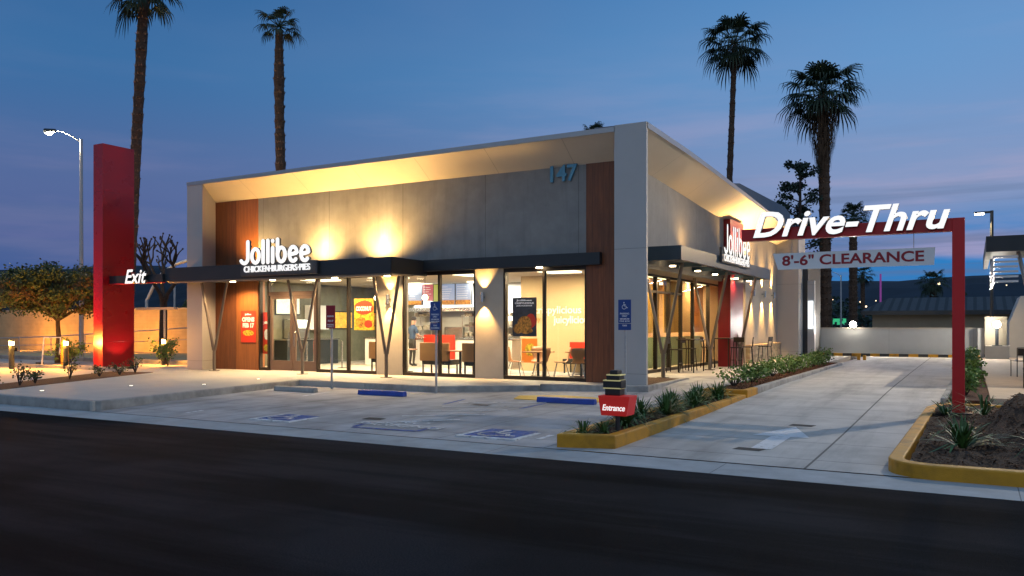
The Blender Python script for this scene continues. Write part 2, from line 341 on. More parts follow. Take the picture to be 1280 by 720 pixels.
def text(name, body, loc, size, mats, parent=None, depth=.02, face=(0, -1), shear=0., bold=0., width=None, round_=0., align='CENTER', flat=False, spacing=1., height=None):
    """lettering as mesh; face = direction the text looks (xy) or 'up'"""
    cu = bpy.data.curves.new(name, 'FONT'); cu.body = body; cu.size = size; cu.extrude = depth / 2; cu.shear = shear; cu.offset = bold; cu.align_x = align; cu.align_y = 'CENTER'
    cu.space_character = spacing; cu.resolution_u = 4
    if round_: cu.bevel_depth = round_; cu.bevel_resolution = 1
    t = bpy.data.objects.new('t', cu); COL.objects.link(t); bpy.context.view_layer.update()
    me = bpy.data.meshes.new_from_object(t.evaluated_get(bpy.context.evaluated_depsgraph_get())); bpy.data.objects.remove(t)
    xs = [v.co.x for v in me.vertices]; ys = [v.co.y for v in me.vertices]
    if width:
        k = width / (max(xs) - min(xs)); ky = k if height is None else height / (max(ys) - min(ys))
        me.transform(Matrix.Diagonal((k, ky, 1, 1)))
    if isinstance(mats, (list, tuple)):
        me.materials.clear(); [me.materials.append(x) for x in mats]
        me.update()
        for p in me.polygons: p.material_index = 0 if p.normal.z > .8 else 1
    else:
        me.materials.clear(); me.materials.append(mats)
        for p in me.polygons: p.material_index = 0
    if face == 'up': rot = Matrix.Identity(4)
    elif face == 'up_w': rot = Matrix.Rotation(PI, 4, 'Z')
    else:
        n = Vector((face[0], face[1], 0)).normalized(); x = Vector((-n.y, n.x, 0))
        rot = Matrix((x, Vector((0, 0, 1)), n)).transposed().to_4x4()
    me.transform(rot)
    me.transform(Matrix.Translation(Vector(loc) - Vector(parent_loc(parent))))
    o = bpy.data.objects.new(name, me); COL.objects.link(o)
    if parent is not None: o.parent = parent
    return o
def lamp(kind, loc, power, col, parent=None, aim=None, size=.1, angle=90, blend=.5, size_y=None):
    l = bpy.data.lights.new(kind.lower() + '_light', kind); l.energy = power; l.color = col
    o = bpy.data.objects.new('light_source', l); COL.objects.link(o)
    if parent is not None: o.parent = parent
    o.location = Vector(loc) - Vector(parent_loc(parent))
    if kind == 'SPOT': l.spot_size = R(angle); l.spot_blend = blend; l.shadow_soft_size = size
    elif kind == 'POINT': l.shadow_soft_size = size
    elif kind == 'AREA':
        l.size = size
        if size_y: l.shape = 'RECTANGLE'; l.size_y = size_y
    if aim is not None:
        d = (Vector(aim)).normalized(); o.rotation_euler = d.to_track_quat('-Z', 'Y').to_euler()
    return o
WARM = (1, .56, .17); WARM2 = (1, .66, .30); NEUT = (1, .93, .82); SOD = (1, .40, .05)

# ------------------------------------------------------------------ ground, road, paving
def sstep(a, b, v): t = max(0, min(1, (v - a) / (b - a))); return t * t * (3 - 2 * t)
def hgt(x, y):
    if x > -4.7: return -.19 + .17 * sstep(10, 24, y) + .02 * sstep(24, 30, y)
    return -.19 + .04 * sstep(10.1, 12.5, y)
def sheet(name, m, x0, x1, y0, y1, nx, ny, zf):
    b = B(); vs = [(x0 + (x1 - x0) * i / nx, y0 + (y1 - y0) * j / ny) for j in range(ny + 1) for i in range(nx + 1)]
    b.add([(x, y, zf(x, y)) for x, y in vs], [(j * (nx + 1) + i, j * (nx + 1) + i + 1, (j + 1) * (nx + 1) + i + 1, (j + 1) * (nx + 1) + i) for j in range(ny) for i in range(nx)])
    return struct(b.build(name, m))
sheet('ground', m_soil, -2500, 2500, -300, 3500, 1, 1, lambda x, y: -.30)
sheet('road', m_asphalt, -120, 120, -60, 9.36, 1, 1, lambda x, y: -.20)
sheet('gutter', m_gutter, -120, 120, 9.36, 10.12, 1, 1, lambda x, y: -.196 + .008 * (y - 9.36))
def lotz(x, y):
    z_ = -.19 + .04 * sstep(10.1, 12.5, y)
    if y > 16.8: z_ += .16 * sstep(16.8, 22.5, y)
    return z_
sheet('parking_lot', m_lot, -16.3, -4.6, 10.16, 24, 12, 28, lotz)
sheet('driveway', m_drive, -4.62, 1.2, 10.16, 44, 4, 40, lambda x, y: hgt(0, y) + .004)
struct(B().prism([(-60, 10.17), (-15.2, 10.17), (-15.45, 12.0), (-16.26, 16.93), (-11.6, 16.85), (-9.5, 18.36), (-6.86, 18.95), (-7.0, 22.6), (-5.25, 23.0), (-5.25, 44.6), (-60, 44.6)], -.28, 0).build('sidewalk', m_walk))
kp = [(-60, 10.16), (-15.3, 10.16), (-15.12, 10.3), (-15.4, 12.0), (-16.2, 16.98), (-11.6, 16.80), (-9.45, 18.3)]
def kerb(name, pts, w, z0, z1, m, closed=False):
    b = B(); n = len(pts); P = [Vector((p[0], p[1])) for p in pts]; off = []
    for i in range(n):
        a = P[(i - 1) % n] if (closed or i > 0) else None; c = P[(i + 1) % n] if (closed or i < n - 1) else None
        d = Vector((0, 0))
        if a is not None: d += (P[i] - a).normalized()
        if c is not None: d += (c - P[i]).normalized()
        d.normalize(); nrm = Vector((-d.y, d.x))
        k = 1.
        if a is not None and c is not None:
            e = (c - P[i]).normalized(); k = 1 / max(.5, abs(nrm.dot(Vector((-e.y, e.x)))))
        off.append(P[i] + nrm * w * k)
    f0 = z0 if callable(z0) else (lambda x, y: z0); f1 = z1 if callable(z1) else (lambda x, y: z1)
    vs = []
    for p, q in zip(P, off): vs += [(p.x, p.y, f0(*p)), (p.x, p.y, f1(*p)), (q.x, q.y, f1(*q)), (q.x, q.y, f0(*q))]
    fs = []
    for i in range(n if closed else n - 1):
        j = (i + 1) % n
        for k in range(4): fs.append((i * 4 + k, j * 4 + k, j * 4 + (k + 1) % 4, i * 4 + (k + 1) % 4))
    if not closed: fs += [(0, 1, 2, 3), ((n - 1) * 4 + 3, (n - 1) * 4 + 2, (n - 1) * 4 + 1, (n - 1) * 4)]
    b.add(vs, fs); o = b.build(name, m); bm = bmesh.new(); bm.from_mesh(o.data); bmesh.ops.recalc_face_normals(bm, faces=bm.faces); bm.to_mesh(o.data); bm.free()
    md = o.modifiers.new('bevel', 'BEVEL'); md.width = .02; md.segments = 2; md.limit_method = 'ANGLE'
    return struct(o)
kerb('kerb', kp, .15, -.25, .006, m_kerb)
kerb('kerb', [(-9.45, 18.3), (-6.82, 18.9), (-6.95, 22.6)], .14, -.2, .045, m_kerb)
struct(B().prism([(-7.85, 19.6), (-7.06, 19.5), (-7.1, 22.4), (-8.6, 22.6), (-8.6, 21.6), (-7.9, 21.2)], -.1, .02).build('planting_bed', m_mulch))
# tactile ramp
struct(B().prism([(-9.3, 16.95), (-9.0, 16.15), (-7.0, 16.1), (-7.2, 17.2), (-8.3, 17.45)], lambda x, y: lotz(x, y) - .05, lambda x, y: lotz(x, y) + .012).build('tactile_paving', m_dome))
# island between lot and driveway, painted yellow
p1 = [(-5.05, 10.28), (-4.27, 10.5), (-4.32, 18.15), (-5.2, 18.15)]
kerb('kerb', p1, .15, -.25, .0, m_yel, closed=True)
struct(B().prism([(-4.98, 10.4), (-4.36, 10.6), (-4.4, 18.1), (-5.12, 18.1)], -.2, -.045).build('planting_bed', m_soil))
p2 = [(-5.3, 18.2), (-4.3, 18.2), (-4.35, 33.6), (-4.6, 34.0)]
kerb('kerb', [(-4.302, 19.2), (-4.35, 33.6), (-4.6, 34.2), (-5.2, 34.2), (-5.28, 18.6)], .15, -.2, .09, m_kerb)
kerb('kerb', [(-5.28, 18.6), (-5.28, 18.2), (-4.3, 18.2), (-4.3, 19.2)], .15, -.2, .092, m_yel)
struct(B().prism([(-5.2, 18.3), (-4.38, 18.3), (-4.44, 33.6), (-4.7, 34.1), (-5.2, 34.1)], -.1, .06).build('planting_bed', m_mulch))
# right hand island, yellow kerb with a rounded corner
arc = [(-.37 + .5 * math.cos(a), 10.6 + .5 * math.sin(a)) for a in [PI * 1.5 - PI / 2 * k / 7 for k in range(8)]]
p3 = [(6, 10.1)] + arc + [(-.78, 17.4), (-.66, 18.1), (-.45, 18.5), (6, 18.5)]
kerb('kerb', p3[::-1], .17, -.25, -.03, m_yel)
def moundz(x, y): return -.07 + .55 * math.exp(-((x - .62) ** 2 / .16 + (y - 13.9) ** 2 / 2.2)) + .04 * math.sin(x * 9) * math.sin(y * 7)
b = B(); nx, ny = 60, 90; vs = []
for j in range(ny + 1):
    for i in range(nx + 1):
        x = -.64 + 6.6 * i / nx; y = 10.27 + 8.15 * j / ny
        if i < 3: x += .12 * max(0, 1 - j / 6)
        vs.append((x, y, moundz(x, y) + rnd.uniform(-.02, .025)))
b.add(vs, [(j * (nx + 1) + i, j * (nx + 1) + i + 1, (j + 1) * (nx + 1) + i + 1, (j + 1) * (nx + 1) + i) for j in range(ny) for i in range(nx)])
struct(b.build('planting_bed', m_soil, smooth=True))
struct(B().prism([(-.55, 18.52), (.3, 18.52), (.22, 43.8), (-.35, 43.8)], -.2, .03).build('planting_bed', m_mulch))
kerb('kerb', [(-.35, 43.8), (-.57, 18.5)], .12, -.2, .06, m_kerb)
m_deck = mat('timber_look_paving', (.46, .36, .26), .7, var=.12, scale=2, bump=.1, joints=((1, .3, .012, 0),), jcol=.6)
struct(B().prism([(.3, 19.0), (12, 19.0), (12, 43.8), (.25, 43.8)], -.2, .05).build('patio', m_deck))
# left planting strip and dry ground beyond
struct(B().prism([(-30, 10.3), (-19.5, 10.3), (-22.9, 17.4), (-24.5, 17.0), (-21.5, 11.6), (-30, 11.6)], -.1, .012).build('planting_bed', m_mulch))
kerb('kerb', [(-24.35, 17.5), (-30, 17.5), (-46, 17.5)], .15, -.1, .12, m_kerb)
kerb('kerb', [(-23.6, 21.5), (-34, 21.5), (-60, 21.5)], .15, -.1, .16, m_kerb)
struct(B().prism([(-70, 21.66), (-23.4, 21.66), (-23.4, 40), (-70, 40)], -.1, .02).build('verge', m_dirt))
# markings
def mark(name, pts, m, dz=.008, zf=None):
    zf = zf or (lambda x, y: lotz(x, y))
    return struct(B().add([(x, y, zf(x, y) + dz) for x, y in pts], [tuple(range(len(pts)))]).build(name, m))
dz_ = lambda x, y: hgt(0, y) + .004
mark('painted_arrow', [(-2.66, 11.45), (-2.38, 11.45), (-2.38, 12.75), (-2.1, 12.75), (-2.52, 13.95), (-2.94, 12.75), (-2.66, 12.75)], m_white, .006, dz_)
def line(name, x0, y0, x1, y1, w, m, dz=.008):
    d = Vector((x1 - x0, y1 - y0)).normalized(); n = Vector((-d.y, d.x)) * w / 2
    return mark(name, [(x0 - n.x, y0 - n.y), (x1 - n.x, y1 - n.y), (x1 + n.x, y1 + n.y), (x0 + n.x, y0 + n.y)][::1], m, dz)
line('bay_line', -8.98, 10.62, -7.72, 10.68, .10, m_wear_b)
line('bay_line', -7.72, 10.68, -7.9, 15.5, .10, m_wear_b)
line('bay_line', -9.0, 10.7, -9.9, 15.5, .10, m_wear_b)
for k in range(5): line('bay_line', -8.9 - .17 * k, 11.2 + .9 * k, -7.85 - .03 * k, 12.15 + .9 * k, .10, m_wear_w)
line('bay_line', -13.2, 10.7, -13.9, 15.6, .09, m_wear_w)
line('bay_line', -5.6, 10.8, -5.75, 15.6, .09, m_wear_w)
text('bay_lettering', 'NO\nPARKING', (-8.35, 11.25, lotz(-8, 11.2) + .012), .42, m_wear_w, depth=.002, face='up')['kind'] = 'structure'
def isa_pts(): # pictogram as strokes in a unit square, x right, y up
    S = []
    S.append(([(.42, .70), (.44, .46), (.66, .44), (.76, .22), (.86, .26)], .07))
    S.append(([(.44, .60), (.62, .60)], .06))
    S.append(([(.36 + 0, .58)] + [(.44 + .24 * math.cos(a), .34 + .24 * math.sin(a)) for a in [R(115) + R(225) * k / 12 for k in range(13)]], .06))
    return S
def isa(b, place, m=0):
    for pts, w in isa_pts():
        for (x0, y0), (x1, y1) in zip(pts, pts[1:]):
            d = Vector((x1 - x0, y1 - y0)); 
            if d.length < 1e-5: continue
            d.normalize(); n = Vector((-d.y, d.x)) * w / 2; e = d * w * .3
            b.add([place(x0 - n.x - e.x, y0 - n.y - e.y), place(x1 - n.x + e.x, y1 - n.y + e.y), place(x1 + n.x + e.x, y1 + n.y + e.y), place(x0 + n.x - e.x, y0 + n.y - e.y)], [(0, 1, 2, 3)], m)
    b.add([place(.42 + .075 * math.cos(2 * PI * k / 12), .83 + .075 * math.sin(2 * PI * k / 12)) for k in range(12)], [tuple(range(12))], m)
def pavement_isa(cx, cy, s):
    h = lotz(cx, cy)
    b = B().box(cx - s / 2, cy - s / 2, h - .03, cx + s / 2, cy + s / 2, h + .008); struct(b.build('painted_symbol', m_wear_w))
    b = B(); q = s / 2 - .10; b.box(cx - q, cy - q, h - .03, cx + q, cy + q, h + .012); struct(b.build('painted_symbol', m_wear_b))
    b = B(); isa(b, lambda u, v: (cx + (u - .5) * s * .9, cy + (v - .5) * s * .9, h + .017)); struct(b.build('painted_symbol', m_white))
pavement_isa(-6.37, 11.05, 1.05); pavement_isa(-10.85, 11.08, .98)
for x, y in ((-9.3, 11.6), (-8.9, 14.6)): mark('lot_stain', [(x - .2, y - .12), (x + .2, y - .1), (x + .18, y + .12), (x - .2, y + .1)], mat('tar_patch', (.06, .055, .05), .9))
for x, y in ((-2.65, 11.35), (-2.45, 14.2)): mark('drive_stain', [(x - .22, y - .1), (x + .15, y - .13), (x + .2, y + .1), (x - .18, y + .13)], mat('tar_patch'), .003, dz_)

# hills
def hills(name, y, prof, depth, m, x0=-2200, x1=2200):
    b = B(); n = 160; vs = []
    for j in range(7):
        t = j / 6
        for i in range(n + 1):
            x = x0 + (x1 - x0) * i / n
            h = prof(x) * math.sin(PI / 2 * t) + (rnd.uniform(-1, 1) * .8 if 0 < j else -2)
            vs.append((x, y + depth * t, h))
    b.add(vs, [(j * (n + 1) + i, j * (n + 1) + i + 1, (j + 1) * (n + 1) + i + 1, (j + 1) * (n + 1) + i) for j in range(6) for i in range(n)])
    return struct(b.build(name, m, smooth=False))
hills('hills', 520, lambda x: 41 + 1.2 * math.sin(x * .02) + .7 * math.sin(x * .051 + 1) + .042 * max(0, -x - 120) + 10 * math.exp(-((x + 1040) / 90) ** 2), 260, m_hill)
# distant lit town: one mass of pin-points of light
b = B()
for k in range(70):
    x = rnd.uniform(-170, 230) + (-40); y = rnd.uniform(430, 516); zz = 1.5 + rnd.uniform(2, 44) * y / 560 * rnd.uniform(.3, 1)
    s_ = rnd.uniform(.3, .9); b.ball((x, y, zz), s_, 6)
o = b.build('town_lights', m_citylight); o['kind'] = 'stuff'

# ------------------------------------------------------------------ the restaurant
bld = thing('restaurant_building', 'single storey restaurant with deep sloped roof frame, grey stucco, wood panels and glass storefronts', 'building', (-15, 20, 0))
YW = 20.05
def xat(y): return -8.9
b = B()
b.box(-21.02, YW, 3.10, -8.96, YW + .3, 5.78)
b.build('wall', m_stucco, bld)
b = B(); b.box(-15.99, YW, 0, -15.01, YW + .3, 3.10); b.build('wall', m_beige, bld)
b = B(); b.box(-12.43, YW, 0, -11.51, YW + .3, 3.10); b.build('wall', m_beige, bld)
b = B(); b.box(-23.3, YW - .02, 0, -22.05, YW + .3, 5.78); b.build('wood_panel', m_wood, bld)
b = B(); b.box(-22.05, YW - .012, 0, -21.02, YW + .3, 5.78); b.build('wood_panel', m_woodL, bld)
b = B(); b.box(-8.96, YW - .02, 0, -8.05, YW + .3, 5.79); b.build('wood_panel', m_wood, bld)
# roof frame: wing, corner fin, soffits
b = B().prism([(-23.51, 19.2), (-22.75, 19.2), (-23.07, YW), (-23.07, 20.4), (-23.51, 20.4)], -.02, 6.36); b.build('end_wing', m_metal, bld)
b = B().prism([(-7.82, 19.2), (-6.98, 19.2), (-6.98, 19.3), (-7.6, 20.1), (-8.17, YW + .01)], -.02, 6.5); b.build('corner_fin', m_metal, bld)
b = B()
b.add([(-23.51, 19.2, 6.30), (-7.82, 19.2, 6.36), (-8.17, YW, 5.78), (-23.07, YW, 5.78), (-23.51, 19.2, 6.40), (-7.82, 19.2, 6.47), (-8.17, 21.4, 6.4), (-23.51, 21.4, 6.35)],
      [(3, 2, 1, 0), (4, 5, 6, 7)])
b.add([(-23.51, 19.18, 6.28), (-7.82, 19.18, 6.34), (-7.82, 19.18, 6.47), (-23.51, 19.18, 6.40), (-23.51, 19.215, 6.28), (-7.82, 19.215, 6.34), (-7.82, 19.215, 6.47), (-23.51, 19.215, 6.40)],
      [(0, 1, 2, 3), (7, 6, 5, 4), (0, 4, 5, 1), (3, 2, 6, 7)], 1)
b.build('soffit', [m_soffit, m_edge], bld)
# side frame
prof = [(19.25, 6.49, 5.76), (22.56, 6.43, 5.73), (25, 6.34, 5.6), (27.08, 6.25, 5.48), (29.5, 6.14, 5.38), (34.06, 5.91, 5.3), (39.26, 5.70, 5.24)]
b = B(); n = len(prof)
vs = []
for y, zt, zi in prof: vs += [(-6.98, y, zt - .12), (-7.95, max(y, 20.06), zi), (-6.98, y, zt), (-8.4, y, zt + .02), (-6.96, y, zt - .14), (-6.96, y, zt + .005)]
fs = []; ms = []
for i in range(n - 1):
    a = i * 6; c = a + 6
    b_ = [((a, c, c + 1, a + 1), 0), ((a + 2, a + 3, c + 3, c + 2), 1), ((a + 4, a + 5, c + 5, c + 4), 1), ((a + 5, a + 2, c + 2, c + 5), 1), ((a + 4, c + 4, c, a), 1)]
    for f, m_ in b_: fs.append(f); ms.append(m_)
b.add(vs, fs); b.m = ms
b.build('soffit', [m_soffit, m_edge], bld)
b = B().prism([(-7.95, 39.3), (-6.98, 39.3), (-6.98, 41), (-7.95, 41)], 0, lambda x, y: 5.70); b.build('end_wing', m_metal, bld)
# side walls
b = B().add([(-7.95, 20.3, 3.25), (-7.95, 33.3, 3.25), (-7.95, 33.3, 5.31)] + [(-7.95, y, zi) for y, zt, zi in prof[::-1] if y < 33 and y > 20] + [(-7.95, 20.3, 5.76)], [tuple(range(3 + len([1 for y, _, _ in prof if 20 < y < 33]) + 1))])
b.build('wall', m_stucco_s, bld)
b = B(); b.box(-8.25, 33.3, 0, -7.95, 39.35, 5.3); b.build('wall', m_beige, bld)
b = B(); b.box(-7.95, 33.35, 0, -7.78, 39.3, .66); b.box(-7.95, 33.33, .66, -7.74, 39.3, .72); b.build('stone_base', m_stone, bld)
b = B(); b.box(-8.25, 20.35, 3.2, -7.953, 33.3, 3.3); b.box(-9.2, 20.35, 3.12, -8.0, 33.3, 3.2); b.build('lintel', m_under, bld)
b = B(); b.box(-9.2, 33.15, 0, -8.25, 33.4, 3.3); b.build('wall', m_beige, bld)
b = B(); b.box(-23.3, 20.35, 0, -23.0, 41, 5.8); b.box(-23.3, 40.8, 0, -8.25, 41, 5.3); b.build('wall', m_stucco_s, bld)
b = B(); b.box(-23.2, 20.3, 5.55, -8.0, 41, 5.62); b.build('roof', m_dark, bld)
b = B().add([(-8.6, 28.5, 5.5), (-8.6, 46, 5.4), (-8.6, 46, 7.5), (-8.6, 44.5, 7.7), (-8.6, 35.0, 7.5), (-8.6, 28.5, 6.5), (-13, 28.5, 5.5), (-13, 46, 5.4), (-13, 46, 7.5), (-13, 44.5, 7.7), (-13, 35, 7.5), (-13, 28.5, 6.5)],
            [(0, 1, 2, 3, 4, 5), (11, 10, 9, 8, 7, 6)] + [(i, i + 6, (i + 1) % 6 + 6, (i + 1) % 6) for i in range(6)])
b.build('roof_screen', mat('standing_seam', (.05, .075, .095), .45, metal=.4, var=.1, bump=0, joints=((1, .45, .03, 0),)), bld)
# rear service bay
b = B(); b.box(-8.2, 40.4, 0, -6.75, 44, 4.9); b.build('service_bay', mat('dark_cladding', (.05, .048, .05), .7), bld)
b = B(); b.box(-6.75, 40.3, 0, -6.45, 40.6, 3.6); b.build('post', m_metal, bld)
lb = B().box(-6.72, 40.22, 1.35, -6.5, 40.3, 2.65); lb.build('lit_panel', mat('white_lit_panel', (.9, .9, .9), .4, emit=(.9, .97, 1), es=1.1, bump=0), bld)

def storefront(x0, x1, muls, z1=3.05, name='window', gm=None, y=YW + .08, base=.10):
    f = B(); t = .055
    f.box(x0, y - .06, 0, x1, y + .06, base); f.box(x0, y - .06, z1 - .06, x1, y + .06, z1 + .05)
    for x in [x0 + t / 2] + muls + [x1 - t / 2]: f.box(x - t / 2 - .004, y - .065, base, x + t / 2 + .004, y + .065, z1 - .06)
    w = f.build(name, m_frame, bld)
    xs = [x0] + muls + [x1]
    for a, c in zip(xs, xs[1:]): B().box(a + .03, y - .006, base, c - .03, y + .006, z1 - .06).build('pane', gm or m_glass, w)
    return w
storefront(-15.01, -12.43, [-13.7]); storefront(-11.51, -8.96, [-10.25]); storefront(-18.45, -15.99, [-17.16]); storefront(-21.02, -20.56, [])
# transom and double door
f = B(); y = YW + .08
f.box(-20.56, y - .06, 2.5, -18.45, y + .06, 2.62); f.box(-20.56, y - .06, 3.0, -18.45, y + .06, 3.10); tr = f.build('transom', m_door, bld)
B().box(-20.53, y - .006, 2.62, -18.48, y + .006, 3.0).build('pane', m_glass, tr)
for x0, x1, hx in ((-20.53, -19.52, -19.62), (-19.49, -18.48, -19.39)):
    d = B(); s = .11
    d.box(x0, y - .03, .02, x1, y + .03, .34); d.box(x0, y - .03, 2.38, x1, y + .03, 2.5); d.box(x0, y - .03, .34, x0 + s, y + .03, 2.38); d.box(x1 - s, y - .03, .34, x1, y + .03, 2.38)
    dd = d.build('door', m_door, bld, bevel=.004)
    B().box(x0 + s, y - .006, .34, x1 - s, y + .006, 2.38).build('pane', m_glass, dd)
    B().tube([(hx, y - .03, .8), (hx, y - .09, .82), (hx, y - .09, 1.28), (hx, y - .03, 1.3)], .014, 8).build('handle', m_steel, dd)
# side glazing (frames along the side wall)
ys = [20.5, 22.2, 23.9, 25.3, 26.6, 27.9, 29.3, 31.3, 33.15]; X = -8.9
f = B(); f.box(X - .06, ys[0], 0, X + .06, ys[-1], .1); f.box(X - .06, ys[0], 3.06, X + .06, ys[-1], 3.12); f.box(X - .055, 24, 2.55, X + .055, 27.9, 2.62)
for yy in ys: f.box(X - .065, yy - .035, .1, X + .065, yy + .035, 3.06)
w = f.build('window', m_frame, bld)
for a, c in zip(ys, ys[1:]): B().box(X - .006, a + .035, .1, X + .006, c - .035, 3.06).build('pane', m_glassT, w)
# interior shell
b = B(); b.box(-23.0, 20.3, -.05, -8.96, 33.1, .006); b.build('floor', m_intfloor, bld)
b = B(); b.box(-23.0, 20.36, 3.14, -8.98, 33.1, 3.2); b.build('ceiling', m_ceil, bld)
b = B(); b.box(-13.1, 24.0, 0, -9.0, 24.12, 3.13); b.build('interior_wall', m_cream, bld)
b = B(); b.box(-22.98, 20.4, 0, -22.9, 33, 3.12); b.build('interior_wall', mat('dark_green_wall', (.16, .16, .11), .5, var=.4, scale=1.2, bump=0), bld)
b = B(); b.box(-22.9, 29.5, 0, -13.1, 29.6, 3.12); b.build('interior_wall', m_greyint, bld)
b = B(); b.box(-19.9, 27.4, 0, -13.2, 27.5, 3.12); b.build('interior_wall', m_intwhite, bld)
b = B(); b.box(-13.12, 24.12, 0, -13.0, 29.5, 3.12); b.box(-13.0, 33.0, 0, -9, 33.1, 3.12); b.box(-12.0, 24.12, 0, -11.9, 33.0, 3.12); b.build('interior_wall', m_pinkwall, bld)
b = B()
for k, (y0, y1, m_) in enumerate([(24.3, 25.1, 0), (25.3, 27.3, 1), (27.8, 29.6, 1), (29.9, 31.1, 2), (31.2, 32.6, 3)]): b.box(-9.5, y0, 1.25, -9.46, y1, 3.1, m_)
b.build('screen_panel', [m_orange, m_amber, m_pinkwall, m_orange], bld)
b = B(); b.box(-9.52, 24.4, .3, -9.47, 25.2, 1.5); b.build('screen_panel', m_teal, bld)
b = B(); b.box(-9.56, 25.2, .05, -9.5, 32.6, 1.1); b.build('half_wall', mat('pale_green_glasswork', (.42, .44, .28), .4, bump=0), bld)
# front canopy
b = B()
zt, zb = 3.41, 2.96
b.box(-23.5, 18.3, zb, -14.1, 18.42, zt); b.box(-23.5, 18.42, zb, -23.38, YW, zt); b.box(-14.22, 18.42, zb, -14.1, YW, zt); b.box(-23.38, 18.42, zt - .06, -14.22, YW, zt - .01)
cf = b.build('canopy', m_dark, bld)
b = B(); b.box(-23.38, 18.42, zb + .04, -14.22, YW - .03, zb + .08)
for x in (-22.3, -20.6, -18.9, -17.2, -15.6): b.box(x - .03, 18.42, zb + .01, x + .03, YW - .03, zb + .04)
b.build('canopy_ceiling', m_under, cf)
b = B(); b.box(-14.1, 19.85, 3.10, -8.5, YW - .02, 3.42); b.build('canopy', m_dark, bld)
b = B(); b.box(-23.38, 18.36, zb - .05, -14.2, 18.5, zb - .001); b.build('canopy_beam', m_under, cf)
def vcol(x, y, zc, axis='x', s=.62, zs=.78, r=.05):
    b = B(); b.tube([(x, y, -.02), (x, y, zs)], r * 1.05, 8)
    for q in (-1, 1):
        if axis == 'x': b.tube([(x + q * .03, y, zs - .1), (x + q * s, y, zc)], r * .92, 8)
        else: b.tube([(x, y + q * .03, zs - .1), (x, y + q * s, zc)], r * .92, 8)
    b.box(x - .12, y - .12, -.01, x + .12, y + .12, .02)
    return b.build('column', m_col, cf, smooth=False)
for x in (-21.94, -18.04, -14.8): vcol(x, 19.0, 2.92, s=.60 if x < -15 else .46)
# side canopy
b = B(); zt2, zb2 = 3.68, 3.29
b.box(-8.0, 21.7, zb2, -6.9, 21.82, zt2); b.box(-7.02, 21.82, zb2, -6.9, 33.0, zt2); b.box(-8.0, 32.88, zb2, -7.02, 33.0, zt2); b.box(-8.0, 21.82, zt2 - .08, -7.02, 32.88, zt2 - .02)
for y in (24, 26.2, 28.4, 30.6): b.box(-8.0, y - .05, zb2 - .04, -7.02, y + .05, zb2 + .1)
cs = b.build('canopy', mat('canopy_blue_steel', (.04, .075, .11), .35, metal=.4, var=.1, bump=0), bld)
for x, y in ((-7.75, 22.7), (-7.75, 27.5), (-7.6, 31.0)):
    b = B(); b.tube([(x, y, -.02), (x, y, .8)], .06, 8)
    for q in (-1, 1): b.tube([(x + q * .03, y, .7), (x + q * .60, y - q * .1, zb2 - .02)], .05, 8)
    b.box(x - .14, y - .14, -.01, x + .14, y + .14, .03); b.build('column', m_col, cs)
b = B(); b.box(-8.15, 30.0, 0, -7.7, 31.9, 5.38); b.build('red_fin', mat('deep_red_panel', (.22, .004, .012), .35, var=.05, bump=0), bld)
# house number
text('number_lettering', '147', (-9.66, YW - .05, 5.57), .5, m_numeral, bld, depth=.05, face=(0, -1), width=.80, bold=.012)

# ------------------------------------------------------------------ lit signs
def round_letters(name, parent, origin, xdir, nrm, width, height, r, flat=.8):
    # monoline rounded word drawn as strokes, x to the right, y up, unit = letter height
    def arc(cx, cy, rx_, ry_, a0, a1, n=12): return [(cx + rx_ * math.cos(R(a0 + (a1 - a0) * k / n)), cy + ry_ * math.sin(R(a0 + (a1 - a0) * k / n))) for k in range(n + 1)]
    S = []; x = 0; cy, ry, rx_ = .35, .29, .20
    S.append([(.44, .96), (.44, .6), (.44, .30)] + arc(.24, .28, .20, .22, 0, -150, 8)); x = .66
    S.append(arc(x + .20, cy, rx_, ry, 90, 450, 18)); x += .62
    for k in range(2): S.append([(x, .96), (x, .5), (x, .06)]); x += .26
    S.append([(x, .64), (x, .3), (x, .06)]); S.append([(x, .92), (x, .93), (x, .94)]); x += .26
    S.append([(x, .98), (x, .5), (x, .3)]); S.append(arc(x + .20, cy, rx_, ry, 180, 540, 18)); x += .62
    for k in range(2): S.append([(x + .03, .33), (x + .2, .355), (x + .38, .385)] + arc(x + .2, cy, rx_, ry, 8, 312, 16)); x += .60
    W_ = x - .10; o = Vector(origin); xd = Vector(xdir); n_ = Vector(nrm)
    def P(p, off): return o + xd * (p[0] / W_ - .5) * width + Vector((0, 0, p[1] * height)) + n_ * off
    b = B(); c = B()
    for st in S:
        b.tube([P(p, 0) for p in st], r, 10); b.v
        for e in (st[0], st[-1]): b.ball(P(e, 0), r, 10)
        c.tube([P(p, -.09) for p in st], r * 1.06, 8)
        for e in (st[0], st[-1]): c.ball(P(e, -.09), r * 1.06, 8)
    for bb_, k_ in ((b, flat), (c, flat)): bb_.v = [tuple(Vector(v) - n_ * ((Vector(v) - o).dot(n_)) * (1 - k_)) for v in bb_.v]
    c.build('letter_return', m_letside, parent); return b.build(name, m_letter, parent, smooth=True)

